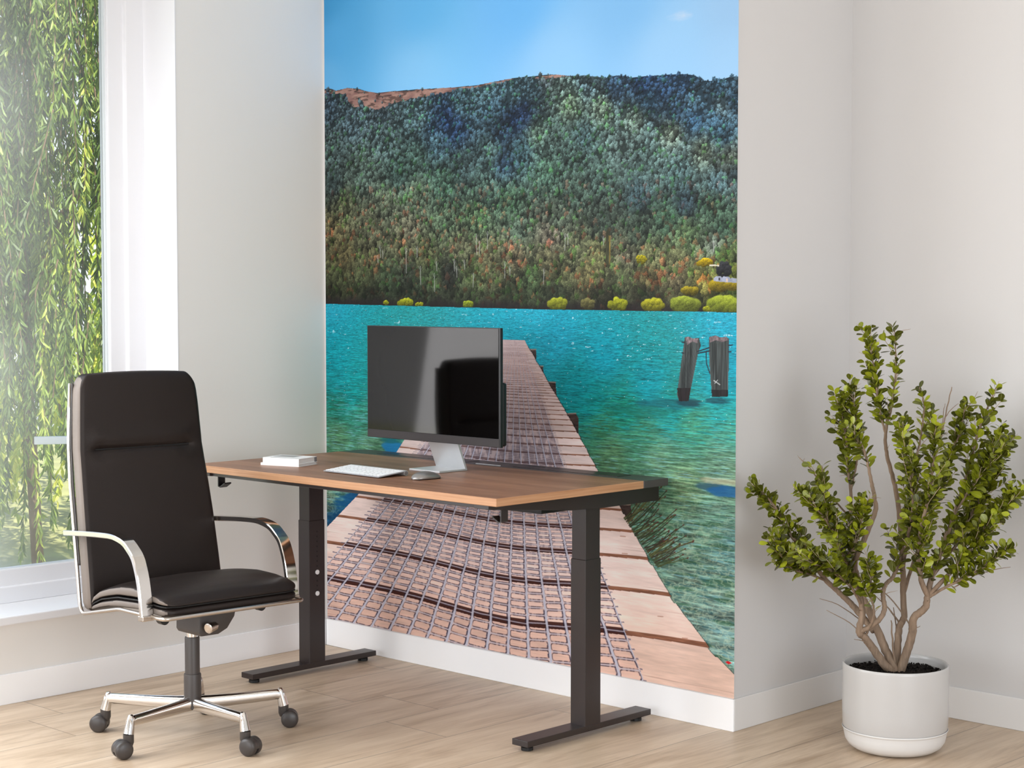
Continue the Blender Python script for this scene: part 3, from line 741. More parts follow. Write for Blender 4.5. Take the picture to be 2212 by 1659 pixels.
# --- reeds by the deck edge
rr = random.Random(4)
for k in range(90):
    t = rr.random(); bx = 1346 + 74 * t; by = 1118 + 108 * t
    L = 30 + 78 * rr.random() ** 1.4 * (1.1 - .2 * t); an = math.radians(24 + 34 * rr.random() - 12 * t)
    ex, ey = bx + L * math.cos(an), by - L * math.sin(an)
    stroke([(bx, by), ((bx + ex) / 2 + 1, (by + ey) / 2 + 1.5), (ex, ey)], 1.3, rr.choice([(46, 58, 40), (70, 78, 46), (58, 44, 36), (96, 96, 60)]), .85)
    stroke([(ex - 2, ey + 1), (ex, ey)], 2.2, (88, 50, 44), .8)
blob(1365, 1160, 16, 24, (104, 70, 44), 26, 91)
paint_poly([(1565, 1429), (1572, 1428), (1581, 1432), (1572, 1435)], (196, 24, 34))

IMG = np.clip(IMG, 0, 255) / 255.0
IMG = IMG * (1.0 + .10 * sstep(1.3, .3, MZ) - .055 * sstep(1.6, 2.3, MZ))[..., None]; IMG = np.clip(IMG, 0, .985)  # print brightened low and darkened high, offsetting uneven light in its colour
MUR_GAIN = .90
L_ = np.where(IMG <= .04045, IMG / 12.92, ((IMG + .055) / 1.055) ** 2.4)
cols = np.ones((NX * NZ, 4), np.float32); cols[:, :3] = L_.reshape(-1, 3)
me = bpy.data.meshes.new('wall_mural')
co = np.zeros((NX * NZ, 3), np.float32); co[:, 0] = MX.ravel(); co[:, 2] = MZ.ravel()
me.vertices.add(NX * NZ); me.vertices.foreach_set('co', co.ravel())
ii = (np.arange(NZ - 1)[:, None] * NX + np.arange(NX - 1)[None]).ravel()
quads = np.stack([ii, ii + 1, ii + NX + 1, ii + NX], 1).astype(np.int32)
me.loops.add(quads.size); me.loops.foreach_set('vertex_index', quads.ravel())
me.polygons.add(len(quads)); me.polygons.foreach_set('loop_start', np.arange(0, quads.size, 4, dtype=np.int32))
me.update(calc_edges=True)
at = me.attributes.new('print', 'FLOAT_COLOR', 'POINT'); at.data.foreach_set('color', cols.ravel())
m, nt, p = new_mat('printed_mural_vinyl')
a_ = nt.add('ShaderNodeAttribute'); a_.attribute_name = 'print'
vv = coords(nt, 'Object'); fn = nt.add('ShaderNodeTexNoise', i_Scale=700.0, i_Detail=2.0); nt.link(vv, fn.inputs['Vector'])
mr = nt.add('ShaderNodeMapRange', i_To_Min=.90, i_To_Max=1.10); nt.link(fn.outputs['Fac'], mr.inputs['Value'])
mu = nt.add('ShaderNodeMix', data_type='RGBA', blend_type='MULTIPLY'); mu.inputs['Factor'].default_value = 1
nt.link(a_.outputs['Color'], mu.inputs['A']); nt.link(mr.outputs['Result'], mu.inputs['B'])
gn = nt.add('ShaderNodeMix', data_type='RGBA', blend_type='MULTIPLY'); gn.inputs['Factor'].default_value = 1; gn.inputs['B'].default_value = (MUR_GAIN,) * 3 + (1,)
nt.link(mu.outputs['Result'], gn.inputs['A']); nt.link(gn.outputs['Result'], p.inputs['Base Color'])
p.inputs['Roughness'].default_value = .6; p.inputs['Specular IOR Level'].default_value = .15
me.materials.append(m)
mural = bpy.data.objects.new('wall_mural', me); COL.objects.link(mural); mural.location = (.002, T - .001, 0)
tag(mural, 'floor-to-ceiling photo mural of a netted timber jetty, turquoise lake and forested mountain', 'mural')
del IMG, L_, cols, co, quads, WB, out, netd, wood

# ------------------------------------------------------------------ desk
DX0, DX1, DY0, DYS, DY1, DZT, DZB = .252, 1.693, -.794, -.142, -.022, .77, .7465
desk = tag(empty('standing_desk', ((DX0 + DX1) / 2, -.34, 0)), 'height-adjustable desk with walnut top, dark rear panel and dark metal T-shaped legs', 'desk')
desk_o = desk.location.copy()
def dobj(name, bm, m, parent=None, **k):
    bmesh.ops.translate(bm, vec=-desk_o, verts=bm.verts[:]) if parent is None else None
    return obj(name, bm, m, parent or desk, **k)
def dpart(name, bm, m, parent, **k):
    bmesh.ops.translate(bm, vec=-desk_o, verts=bm.verts[:]); return obj(name, bm, m, parent, **k)
bm = bmesh.new(); box(bm, DX0, DX1, DY0, DYS - .0008, DZB, DZT, .0012, 1)
top = dobj('desktop', bm, [M_WTOP, M_WEDGE])
top['label'] = 'walnut desktop with a lighter edge band'
for f in top.data.polygons:
    f.material_index = 0 if abs(f.normal.z) > .8 else 1
bm = bmesh.new(); box(bm, DX0, DX1, DYS, DY1, DZB, DZT, .0015, 1)
strip = dobj('rear_panel', bm, M_STRIP)
bm = bmesh.new(); box(bm, 1.10, 1.56, DYS + .03, DY1 - .022, DZT - .002, DZT + .0014, .001, 1)
dpart('cable_flap', bm, M_STEEL, strip)
bm = bmesh.new(); box(bm, .42, .88, DYS + .03, DY1 - .022, DZT - .002, DZT + .0014, .001, 1)
dpart('cable_flap', bm, M_STEEL, strip)
bm = bmesh.new(); box(bm, .935, 1.05, DYS + .020, DYS + .026, DZT - .002, DZT + .002, .0008, 1)
dpart('metal_slot', bm, M_ALU, strip)
bm = bmesh.new(); box(bm, 1.125, 1.20, DYS + .078, DYS + .086, DZT - .002, DZT + .0022, .0008, 1)
dpart('flap_handle', bm, M_BLACK, strip)
# frame rails under the top
bm = bmesh.new()
box(bm, .33, 1.60, -.780, -.755, DZB - .012, DZB - .0005, .001, 1)
dobj('front_rail', bm, M_STEEL)
bm = bmesh.new(); box(bm, .345, 1.595, -.335, -.285, .688, DZB - .0005, .002, 1)
dobj('crossbeam', bm, M_STEEL)
bm = bmesh.new(); box(bm, 1.20, 1.475, -.375, -.215, .668, .712, .002, 1)
dobj('control_box', bm, M_BLACK)
def side(xc, sgn):
    """T-leg: foot, outer and inner column, bracket, glides"""
    xi, xo = xc - .030, xc + .030
    bm = bmesh.new()
    prism(bm, [(-.790, DZB - .0006), (-.790, .735), (-.432, .7015), (-.300, .6965), (-.026, .6965), (-.026, DZB - .0006)], 0, xc - .022, xc + .036 if sgn > 0 else xc + .022, .001)
    dobj('side_bracket', bm, M_STEEL)
    bm = bmesh.new(); box(bm, xi + .002, xo - .002, -.365, -.298, .54, .70, .0015, 1)
    up_ = dobj('upper_column', bm, M_STEEL)
    bm = bmesh.new(); box(bm, xi, xo, -.3675, -.2955, .034, .5435, .0015, 1)
    lo = dobj('lower_column', bm, M_STEEL)
    bm = bmesh.new(); box(bm, xc - .033, xc + .031, -.622, -.054, .0165, .0355, .0018, 2)
    ft = dobj('foot', bm, M_STEEL)
    for y in (-.592, -.092):
        bm = bmesh.new(); lathe(bm, [(.014, 0), (.0185, .001), (.0185, .010), (.015, .012), (.015, .0168)], 12, xc, y)
        g = dpart('glide', bm, M_RUBBER, ft)
    return lo, up_
loL, _ = side(.318, -1)
loR, _ = side(1.622, 1)
# row of adjustment holes and two bright bolts on the left column's inner face
bm = bmesh.new()
xf = .318 + .0302
for k in range(13):
    z = .503 - k * .0176
    loft(bm, [[(xf + dx_, -.3318 + .0026 * math.cos(2 * PI * j / 10), z + .0036 * math.sin(2 * PI * j / 10)) for j in range(10)] for dx_ in (-.002, .0004)])
dpart('adjustment_holes', bm, M_RUBBER, loL)
for z in (.358, .282):
    bm = bmesh.new()
    loft(bm, [[(xf + dx_, -.3318 + r * math.cos(2 * PI * j / 16), z + r * math.sin(2 * PI * j / 16)) for j in range(16)] for dx_, r in ((-.002, .0085), (.0025, .0085), (.0035, .007))])
    b = dpart('bolt', bm, M_WHITE, loL); b['label'] = 'pale round bolt head on the dark column'
# hooks
for xh, s in ((.296, 1), (1.640, -1)):
    bm = bmesh.new()
    path = [(xh, DZB - .001), (xh, .6915), (xh + s * .010, .690), (xh + s * .036, .7045)]
    th = .0022
    A = []; B = []
    for i, (px_, pz_) in enumerate(path):
        a = path[max(i - 1, 0)]; b = path[min(i + 1, 3)]; t = Vector((b[0] - a[0], b[1] - a[1])).normalized(); n = Vector((-t.y, t.x)) * th
        A.append((px_ + n.x, pz_ + n.y)); B.append((px_ - n.x, pz_ - n.y))
    prism(bm, A + B[::-1], 1, -.722, -.694)
    dobj('bag_hook', bm, M_BLACK if s > 0 else M_STEEL)

# ------------------------------------------------------------------ monitor
mon = tag(empty('computer_monitor', (1.0, -.36, DZT + .0004)), 'large black switched-off monitor on a silver angled stand', 'monitor')
mo = mon.location.copy()
def mp(name, bm, m, parent=mon, **k):
    bmesh.ops.translate(bm, vec=-mo, verts=bm.verts[:]); return obj(name, bm, m, parent, **k)
SX0, SX1, SZ0, SZ1, SY = .688, 1.315, .8645, 1.2405, -.39
bm = bmesh.new(); box(bm, SX0, SX1, SY, SY + .012, SZ0, SZ1, .0015, 2); casing = mp('casing', bm, M_BLACK)
bm = bmesh.new(); box(bm, SX0 + .05, SX1 - .004, SY + .011, SY + .036, SZ0 + .002, 1.068, .010, 4); mp('rear_housing', bm, M_BLACK, casing, smooth=True, sharp=50)
bm = bmesh.new(); box(bm, SX0 + .003, SX1 - .007, SY - .0012, SY + .001, SZ0 + .0275, SZ1 - .002, .0004, 1); mp('screen', bm, M_SCREEN)
bm = bmesh.new(); box(bm, SX0 + .001, SX1 - .004, SY - .0014, SY + .001, SZ0 + .001, SZ0 + .0265, .0005, 1); mp('lower_bezel', bm, M_BEZEL)
stand = empty('stand', (0, 0, 0), 0, mon)
bm = bmesh.new(); box(bm, .935, 1.078, -.428, -.302, DZT + .0006, DZT + .0066, .0008, 2); mp('stand_base', bm, M_ALU, stand)
bm = bmesh.new(); prism(bm, [(-.308, DZT + .004), (-.300, DZT + .004), (-.352, .905), (-.372, .93), (-.380, .93), (-.361, .90)], 0, .937, 1.076, .0008)
mp('stand_neck', bm, M_ALU, stand)

# ------------------------------------------------------------------ keyboard
kb = tag(empty('computer_keyboard', (.914, -.605, DZT), math.radians(-1.8)), 'slim white wireless keyboard at the front of the desk', 'keyboard')
tilt = math.atan2(.0105, .112)
KM = Matrix.Translation((0, -.056, .0022)) @ Matrix.Rotation(tilt, 4, 'X')
bm = bmesh.new(); box(bm, -.139, .139, 0, .112, 0, .0032, .0012, 2, KM); obj('keyboard_case', bm, pmat('keyboard_aluminium', (176, 178, 182), .4, .3, .02), kb)
bm = bmesh.new(); tube(bm, [(-.138, .058, .0088), (.1385, .058, .0088)], .0086, 20); bat = obj('battery_tube', bm, M_ALU, kb, smooth=True, sharp=40)
bm = bmesh.new(); tube(bm, [(.1380, .058, .0088), (.1405, .058, .0088)], .0066, 16); obj('end_cap', bm, M_GRAY, bat)
rows = [[1] * 14, [1] * 13 + [1], [1.0] * 13 + [1.0], [1.25] + [1] * 11 + [1.75], [1.6] + [1] * 10 + [2.0], [1, 1, 1, 1.3, 4.6, 1.3, 1, .8, .8, .8]]
ky = .1075
kn = 0
for ri, row in enumerate(rows):
    hgt = .0095 if ri == 0 else .0155
    tot = sum(row); x = -.1355; sc_ = (.271 - .0034 * (len(row) - 1)) / tot
    for wk in row:
        w_ = wk * sc_
        bm = bmesh.new(); box(bm, x, x + w_, ky - hgt, ky, .0030, .0048, .0006, 1, KM)
        obj('key', bm, M_WHITE, kb); x += w_ + .0034; kn += 1
    ky -= hgt + .0028

# ------------------------------------------------------------------ mouse
ms = tag(empty('computer_mouse', (1.166, -.570, DZT), math.radians(-2)), 'low silver-grey computer mouse lying beside the keyboard', 'mouse')
def mouse_shell(k0, k1, zoff=0):
    rings = []
    n = 26
    for i in range(n + 1):
        t = i / n; y = -.054 + .108 * t
        w_ = .0275 * (1 - abs(2 * t - 1) ** 3.2) ** .5 + .0008
        hh = (.0195 * math.sin(PI * (t * .86 + .10)) ** .8) * (1 - abs(2 * t - 1) ** 7) + .001
        ring = []
        for j in range(24):
            a = 2 * PI * j / 24; ca, sa = math.cos(a), math.sin(a)
            xx = w_ * math.copysign(abs(ca) ** .75, ca)
            zz = hh * abs(sa) ** .9 if sa >= 0 else -.0034 * abs(sa) ** .8
            ring.append((xx, y, zz + .0040))
        rings.append(ring)
    bm = bmesh.new(); loft(bm, rings); return bm
obj('mouse_shell', mouse_shell(0, 1), pmat('satin_grey_shell', (150, 146, 142), .3, .6, .03, 10), ms, smooth=True, sharp=60)
bm = bmesh.new(); box(bm, -.020, .020, -.044, .044, 0, .0022, .0008, 1); obj('mouse_base', bm, M_BLACK, ms)

# ------------------------------------------------------------------ two books
RB = math.radians(16.5)
def book(name, loc, w, dpt, h, lab, art=False):
    o = tag(empty(name, loc, RB), lab, 'book', 'white books stacked on the desk')
    bm = bmesh.new(); c = .0012
    box(bm, -w, 0, 0, dpt, 0, c, .0003, 1); box(bm, -w, 0, 0, dpt, h - c, h, .0003, 1); box(bm, -w, 0, 0, c, c, h - c, .0003, 1)
    cv = obj('cover', bm, M_PAPER, o)
    bm = bmesh.new(); box(bm, -w + .003, -.003, c + .0002, dpt - .003, c, h - c); obj('pages', bm, M_PAGES, o)
    if art:
        bm = bmesh.new(); box(bm, -w + .014, -.050, .040, dpt - .012, h - .0004, h + .0003); obj('cover_picture', bm, M_ART, cv)
        bm = bmesh.new(); box(bm, -w + .030, -.006, .003, .007, h - .0004, h + .0004); obj('title_bar', bm, M_GRAY, cv)
        bm = bmesh.new(); box(bm, -.004, .0006, dpt - .012, dpt - .001, .001, h - .001); obj('spine_strip', bm, M_GRAY, cv)
    return o
book('book', (.592, -.611, DZT), .155, .112, .0088, 'thin white book lying on the desk under a thicker one')
book('book', (.5915, -.6105, DZT + .0089), .146, .108, .0178, 'thick white book with grey cover print, lying on top of the thin one', True)

# ------------------------------------------------------------------ office chair
CH = tag(empty('office_chair', (.775, -1.18, 0), math.radians(-3.5)), 'high-backed dark brown leather swivel chair with chrome arms and five-star base', 'chair')
def cpart(name, bm, m, parent=CH, **k): return obj(name, bm, m, parent, **k)
# backrest profile: z -> x of the front face, half width
PZ = [.385, .44, .52, .65, .76, .81, .87, .93, 1.00, 1.06, 1.105]
PX = [-.185, -.190, -.203, -.226, -.248, -.259, -.272, -.277, -.282, -.288, -.296]
PW = [.240, .240, .238, .234, .229, .226, .223, .220, .216, .212, .207]
TH = .057
def bx(z): return float(np.interp(z, PZ, PX))
def bw(z): return float(np.interp(z, PZ, PW))
def back_ring(z, shrink=0.0, n=72, dz_arch=0.0):
    """closed loop around the cushion at height z: front face fine, rounded sides"""
    w = bw(z) - shrink; xf = bx(z) - shrink * .6; th = TH - shrink * 1.1; r = min(.020, th * .48)
    pts = []
    def front_x(y):
        bulge = .006 * (1 - (y / w) ** 2)
        zz = z
        gro = .010 * math.exp(-((zz - (.868 - .0)) / .0055) ** 2) * sstep_(.185, .160, abs(y)) + .004 * math.exp(-((zz - .868) / .03) ** 2) * math.exp(-((abs(y) - .150) / .02) ** 2)
        puff = .006 * math.exp(-((zz - .905) / .026) ** 2) * sstep_(.21, .15, abs(y)) + .004 * math.exp(-((zz - .835) / .022) ** 2) * sstep_(.21, .15, abs(y))
        return xf + bulge - gro + puff
    nf = 34
    for i in range(nf + 1):
        y = -w + r + (2 * (w - r)) * i / nf
        pts.append((front_x(y), y, z))
    for i in range(1, 8):
        a = PI / 2 * i / 8
        pts.append((front_x(w - r) - r + r * math.cos(a), w - r + r * math.sin(a), z))
    for i in range(0, 7):
        a = PI / 2 * i / 7
        pts.append((xf - th + r - r * math.sin(a), w - r + r * math.cos(a), z))
    for i in range(0, 10):
        y = w - r - 2 * (w - r) * i / 10
        pts.append((xf - th, y, z))
    for i in range(0, 8):
        a = PI / 2 * i / 8
        pts.append((xf - th + r - r * math.cos(a), -w + r - r * math.sin(a), z))
    for i in range(0, 8):
        a = PI / 2 * i / 8
        pts.append((front_x(-w + r) - r + r * math.sin(a), -w + r - r * math.cos(a), z))
    return pts
def sstep_(a, b, x):
    t = min(1, max(0, (x - a) / (b - a))); return t * t * (3 - 2 * t)
zl = [.385, .388, .395, .41] + [.41 + .02 * i for i in range(1, 20)] + [.80 + .006 * i for i in range(1, 27)] + [.97 + .02 * i for i in range(5)]
zl = sorted(set(round(z, 4) for z in zl)); zl = [z for z in zl if z <= 1.062]
rings = []
for z in zl:
    sh = .0
    if z < .41: sh = .018 * (1 - math.sqrt(max(0, 1 - ((.41 - z) / .025) ** 2)))
    rings.append(back_ring(z, sh))
R_TOP = .034
for i in range(1, 11):
    a = PI / 2 * i / 10; z = 1.066 + (1.104 - 1.066) * math.sin(a); sh = .0225 * (1 - math.cos(a)) ** 1.0
    rings.append(back_ring(z, sh))
# arch of the top edge, corners rounded down
arch = []
for r in rings:
    nr = []
    for x, y, z in r:
        k = max(0, (z - .95) / .155); w_ = bw(z)
        drop = .006 * (y / .2) ** 2 + .020 * max(0, (abs(y) / w_ - .80) / .20) ** 2.2
        nr.append((x, y, z - k ** 2 * drop))
    arch.append(nr)
bm = bmesh.new(); loft(bm, arch)
def lit_sides(o, lim):
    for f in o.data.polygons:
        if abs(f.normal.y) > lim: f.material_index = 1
back = cpart('backrest', bm, [M_LEATHER, M_LITSIDE], smooth=True); lit_sides(back, .72)
# dark crease line across the headrest
bm = bmesh.new()
tube(bm, [(bx(.868) + .006 * (1 - (y / .22) ** 2) - .0075, y, .868) for y in [(-.168 + .336 * i / 24) for i in range(25)]], .0032, 8)
obj('headrest_crease', bm, M_SEAM, back)

# seat: upper and lower pad meeting at a seam
SXs = [-.205, -.19, -.16, -.12, -.07, -.02, .03, .08, .13, .18, .205, .222, .232]
def tz(x): return float(np.interp(x, [-.205, -.18, -.14, -.08, -.02, .04, .12, .18, .215, .235], [.402, .437, .460, .478, .489, .494, .492, .484, .474, .461]))
def sz(x): return float(np.interp(x, [-.205, -.187, -.131, -.035, .078, .2, .235], [.398, .410, .432, .450, .456, .453, .451]))
def bz(x): return float(np.interp(x, [-.205, -.199, -.08, .071, .198, .235], [.384, .386, .412, .424, .419, .420]))
def sw(x):
    w = .236
    if x > .195: w -= .040 * (1 - math.sqrt(max(0, 1 - ((x - .195) / .0405) ** 2)))
    if x < -.17: w -= .012 * ((-.17 - x) / .035) ** 2
    return w
def pad(lo_f, hi_f, dome, infl):
    rings = []
    xs = [-.205, -.203, -.198, -.19, -.175] + [-.16 + .02 * i for i in range(18)] + [.19, .20, .21, .218, .225, .230, .233, .235]
    for x in sorted(set(round(v, 4) for v in xs)):
        w = sw(x); lo_, hi_ = lo_f(x), hi_f(x); ring = []
        hf = (hi_ - lo_)
        edge = min(1, math.sqrt(max(0.0, (.2355 - x)) / .020)); edge2 = min(1, math.sqrt(max(0, x + .2052) / .02))
        e_ = min(edge, edge2); n = 64
        for j in range(n):
            a = 2 * PI * j / n; ca, sa = math.cos(a), math.sin(a)
            y = w * math.copysign(abs(ca) ** .22, ca)
            mid = (lo_ + hi_) / 2
            zz = mid + hf / 2 * math.copysign(abs(sa) ** .55, sa) * (.35 + .65 * e_)
            if dome and sa > 0: zz += .012 * (1 - (y / w) ** 2) * e_ * (.4 + .6 * (1 - abs((x - .02) / .24) ** 2))
            ring.append((x, y, zz))
        rings.append(ring)
    bm = bmesh.new(); loft(bm, rings); return bm
seat = cpart('seat', pad(sz, tz, True, 1), [M_LEATHER, M_LITSIDE], smooth=True); lit_sides(seat, .70)
lc_ = obj('lower_cushion', pad(bz, lambda x: sz(x) - .0015, False, 1), [M_LEATHER, M_LITSIDE], seat, smooth=True); lit_sides(lc_, .75)
bm = bmesh.new()
loop = []
xs = [-.19 + .41 * i / 40 for i in range(41)]
pts = [(x, -sw(x) + .0035, sz(x) - .0006) for x in xs] + [(.2315, y, sz(.23) - .0006) for y in [-.185 + .37 * i / 20 for i in range(21)]] + [(x, sw(x) - .0035, sz(x) - .0006) for x in xs[::-1]]
tube(bm, pts, .0026, 8); obj('seam', bm, M_SEAM, seat)

# polished rod frame: up the back, under the seat and around its front
def rw(z): return float(np.interp(z, [.38, .65, .85, 1.08], [.243, .238, .228, .212]))
side_l = [(-.343, -rw(1.07), 1.072), (-.339, -rw(.97), .97), (-.333, -rw(.888), .888), (-.314, -rw(.77), .77), (-.284, -rw(.635), .635), (-.268, -rw(.54), .54), (-.244, -.243, .400), (-.228, -.243, .376), (-.200, -.243, .378), (-.010, -.243, .4195), (.085, -.243, .4215), (.240, -.243, .4215)]
full = round_path(side_l[:6] + [side_l[6], side_l[7], side_l[9], side_l[11]] + [(.240, .243, .4215)] + [(p[0], -p[1], p[2]) for p in reversed(side_l[:6] + [side_l[6], side_l[7], side_l[9]])], .02, 5)
bm = bmesh.new(); tube(bm, full, .0062, 12); cpart('rod_frame', bm, M_BRUSH, smooth=True)
for sg in (-1, 1):
    bm = bmesh.new(); tube(bm, [(p[0] + .010, p[1] * .985, p[2]) for p in full if p[1] * sg > 0 and p[0] < -.2 and p[2] > .42], .0036, 8)
    cpart('back_shell_edge', bm, M_DARKPL, smooth=True)

# arms: flat polished bands
AP = [(-.284, .6205), (-.182, .6285), (-.092, .6345), (-.012, .6375), (.030, .6335), (.066, .6245), (.092, .6090), (.118, .5875), (.136, .554), (.148, .520), (.157, .480), (.162, .440), (.165, .4235)]
cen = smooth_path([(x, 0, z) for x, z in AP], 5)
for s in (-1, 1):
    rings = []; th = .0078; y0, y1 = s * .236, s * .275
    for i, p in enumerate(cen):
        a = cen[max(i - 1, 0)]; b = cen[min(i + 1, len(cen) - 1)]; t = (b - a).normalized(); n = Vector((-t.z, 0, t.x)) * th; e = .0022
        nn = n * ((th - e) / th)
        rings.append([(p + n) + Vector((0, y0 + s * e, 0)), (p + n) + Vector((0, y1 - s * e, 0)), (p + nn) + Vector((0, y1, 0)), (p - nn) + Vector((0, y1, 0)),
                      (p - n) + Vector((0, y1 - s * e, 0)), (p - n) + Vector((0, y0 + s * e, 0)), (p - nn) + Vector((0, y0, 0)), (p + nn) + Vector((0, y0, 0))])
    bm = bmesh.new(); loft(bm, rings); arm = cpart('armrest', bm, M_CHROME, smooth=True, sharp=35)
    bm = bmesh.new(); box(bm, .148, .176, min(y0, y1), max(y0, y1), .410, .426, .003, 2); obj('armrest_foot', bm, M_BRUSH, arm)
    bm = bmesh.new()
    cy = s * .170
    loft(bm, [[(xx, cy + .017 * math.cos(PI + PI * j / 12), .402 + .021 * math.sin(PI + PI * j / 12)) for j in range(13)] for xx in (.10, .125)])
    cpart('mounting_lug', bm, M_BLACK)
# mechanism
bm = bmesh.new()
prism(bm, [(-.036, .412), (-.038, .335), (-.032, .324), (.030, .324), (.062, .338), (.088, .372), (.098, .412)], 0, -.03, .10, .005)
cpart('tilt_mechanism', bm, M_SLEEVE, smooth=True, sharp=40)
bm = bmesh.new(); tube(bm, [(.122, .012, .3575), (.130, -.026, .3535)], .0055, 12); kn_ = cpart('tilt_lever', bm, M_BRUSH, smooth=True)
bm = bmesh.new(); tube(bm, [(.124, .006, .357), (.124, .003, .3568), (.130, -.026, .3535), (.1305, -.028, .3533)], [.010, .0125, .0165, .014], 20); obj('lever_knob', bm, M_BRUSH, kn_, smooth=True, sharp=40)
# column
bm = bmesh.new(); lathe(bm, [(.0185, .28), (.0185, .335)], 32); cpart('gas_piston', bm, M_CHROME, smooth=True, sharp=40)
bm = bmesh.new(); lathe(bm, [(.0225, .15), (.0225, .3035), (.0215, .3065), (.018, .3075)], 32); cpart('upper_sleeve', bm, M_SLEEVE, smooth=True, sharp=40)
bm = bmesh.new(); lathe(bm, [(.022, .085), (.0285, .09), (.0262, .128), (.0262, .190), (.0252, .1935), (.0225, .1945)], 32); cpart('lower_sleeve', bm, M_SLEEVE, smooth=True, sharp=40)
# five-star base
A0 = -76.0
trail = {0: -104, 1: 18, 2: 52, 3: 60, 4: -140}
for k in range(5):
    a = math.radians(A0 + 72 * k + 3.5); ca, sa = math.cos(a), math.sin(a)
    def L3(r, lat, z): return (r * ca - lat * sa, r * sa + lat * ca, z)
    bm = bmesh.new()
    prof = [(.012, .0150, .102, .0225), (.05, .0138, .1020, .0205), (.12, .0128, .1020, .0188), (.20, .0120, .1030, .0172), (.262, .0114, .1045, .0160), (.278, .0116, .1025, .0155), (.286, .0118, .098, .0150)]
    rings = []
    for r, hw, zc, hh in prof:
        rings.append([L3(r, hw * math.copysign(abs(math.cos(2 * PI * j / 20)) ** .8, math.cos(2 * PI * j / 20)), zc + hh * math.copysign(abs(math.sin(2 * PI * j / 20)) ** .8, math.sin(2 * PI * j / 20))) for j in range(20)])
    loft(bm, rings)
    for (z0_, r0_, z1_, r1_) in ((.1175, .0105, .0690, .0160),):
        pts = [L3(.274 + .012 * t, 0, z0_ + (z1_ - z0_) * t) for t in (0, .1, .25, .5, .75, 1)]
        tube(bm, [L3(.270, 0, .1190)] + pts, [.006, .0098, .0112, .0122, .0136, .0150, .0162], 20)
    leg = cpart('base_arm', bm, M_CHROME, smooth=True, sharp=50)
    # caster
    t = math.radians(trail[k] + 3.5); tc_, ts_ = math.cos(t), math.sin(t)
    sx_, sy_ = L3(.286, 0, 0)[:2]
    cst = empty('caster', (sx_, sy_, 0), t, CH)
    bm = bmesh.new(); lathe(bm, [(.0158, .0695), (.0158, .045), (.012, .034), (.006, .030)], 24); obj('caster_stem', bm, M_DARKPL, cst, smooth=True, sharp=40)
    bm = bmesh.new()      # hood between the wheels
    rings = []
    for yy in (-.0085, .0085):
        rings.append([(.019 + .0262 * math.cos(q), yy, .0262 + .0262 * math.sin(q)) for q in [(-.15 + (PI + .3) * i / 20) for i in range(21)]] + [(.019 + .008 * math.cos(q), yy, .026 + .008 * math.sin(q)) for q in (PI, PI / 2, 0)])
    loft(bm, rings); obj('caster_hood', bm, M_DARKPL, cst, smooth=True, sharp=40)
    for s in (-1, 1):
        bm = bmesh.new()
        pr_ = [(.0085, .004), (.0262, .004), (.0268, .006), (.0268, .0175), (.0245, .0215), (.018, .0245), (.008, .0262), (.001, .0266)]
        loft(bm, [[(.019 + r * math.cos(2 * PI * j / 36), s * (.002 + y), .0268 + r * math.sin(2 * PI * j / 36)) for j in range(36)] for r, y in pr_])
        obj('wheel', bm, M_DARKPL, cst, smooth=True, sharp=45)

# ------------------------------------------------------------------ potted shrub
PC = Vector((2.398, .175, 0))
plant = tag(empty('potted_shrub', PC), 'leafy green shrub with bare twisted stems in a round white pot, by the corner', 'plant')
bm = bmesh.new()
lathe(bm, [(.100, .0585), (.140, .0600), (.1505, .0640), (.1530, .0720), (.1545, .12), (.1550, .20), (.1550, .250), (.1545, .2555), (.1525, .2580), (.1500, .2575), (.1478, .2540), (.1470, .245), (.1465, .19), (.10, .188)], 96)
pot = obj('pot', bm, pmat('glazed_white_ceramic', (192, 190, 188), .22, 0, .01, 2, 0, 1, .5), plant, smooth=True, sharp=60)
bm = bmesh.new()
lathe(bm, [(.070, .0005), (.100, .0012), (.120, .0060), (.136, .0170), (.1455, .0320), (.1490, .0480), (.1520, .0660), (.1538, .0690), (.1545, .0680), (.1540, .0655), (.150, .060), (.10, .058)], 96)
obj('saucer', bm, pmat('white_saucer_glaze', (222, 221, 219), .3, 0, .01, 2), plant, smooth=True, sharp=60)
# soil: lumpy disc plus crumbs
rs = random.Random(3)
bm = bmesh.new()
ringsS = []
for i in range(22):
    r = .1468 * i / 21 + .0004
    ringsS.append([(r * math.cos(2 * PI * j / 90), r * math.sin(2 * PI * j / 90), .226 + .010 * math.sin(r * 40 + math.cos(j * .3) * 2) * (1 - r / .2) + rs.uniform(-.004, .004)) for j in range(90)])
loft(bm, ringsS, True, True, False)
for _ in range(900):
    r = .142 * math.sqrt(rs.random()); a = rs.random() * 6.283; q = rs.uniform(.0016, .0045)
    M_ = Matrix.Translation((r * math.cos(a), r * math.sin(a), .229 + rs.uniform(0, .006))) @ Matrix.Rotation(rs.random() * 3, 4, Vector((rs.random(), rs.random(), 1)).normalized())
    bmesh.ops.create_icosphere(bm, subdivisions=1, radius=q, matrix=M_ @ Matrix.Diagonal((1.4, 1, .7, 1)))
soil = obj('soil', bm, pmat('dark_potting_soil', (30, 25, 23), .9, 0, .5, 90, .5, 300, .2), plant)
soil['kind'] = 'stuff'

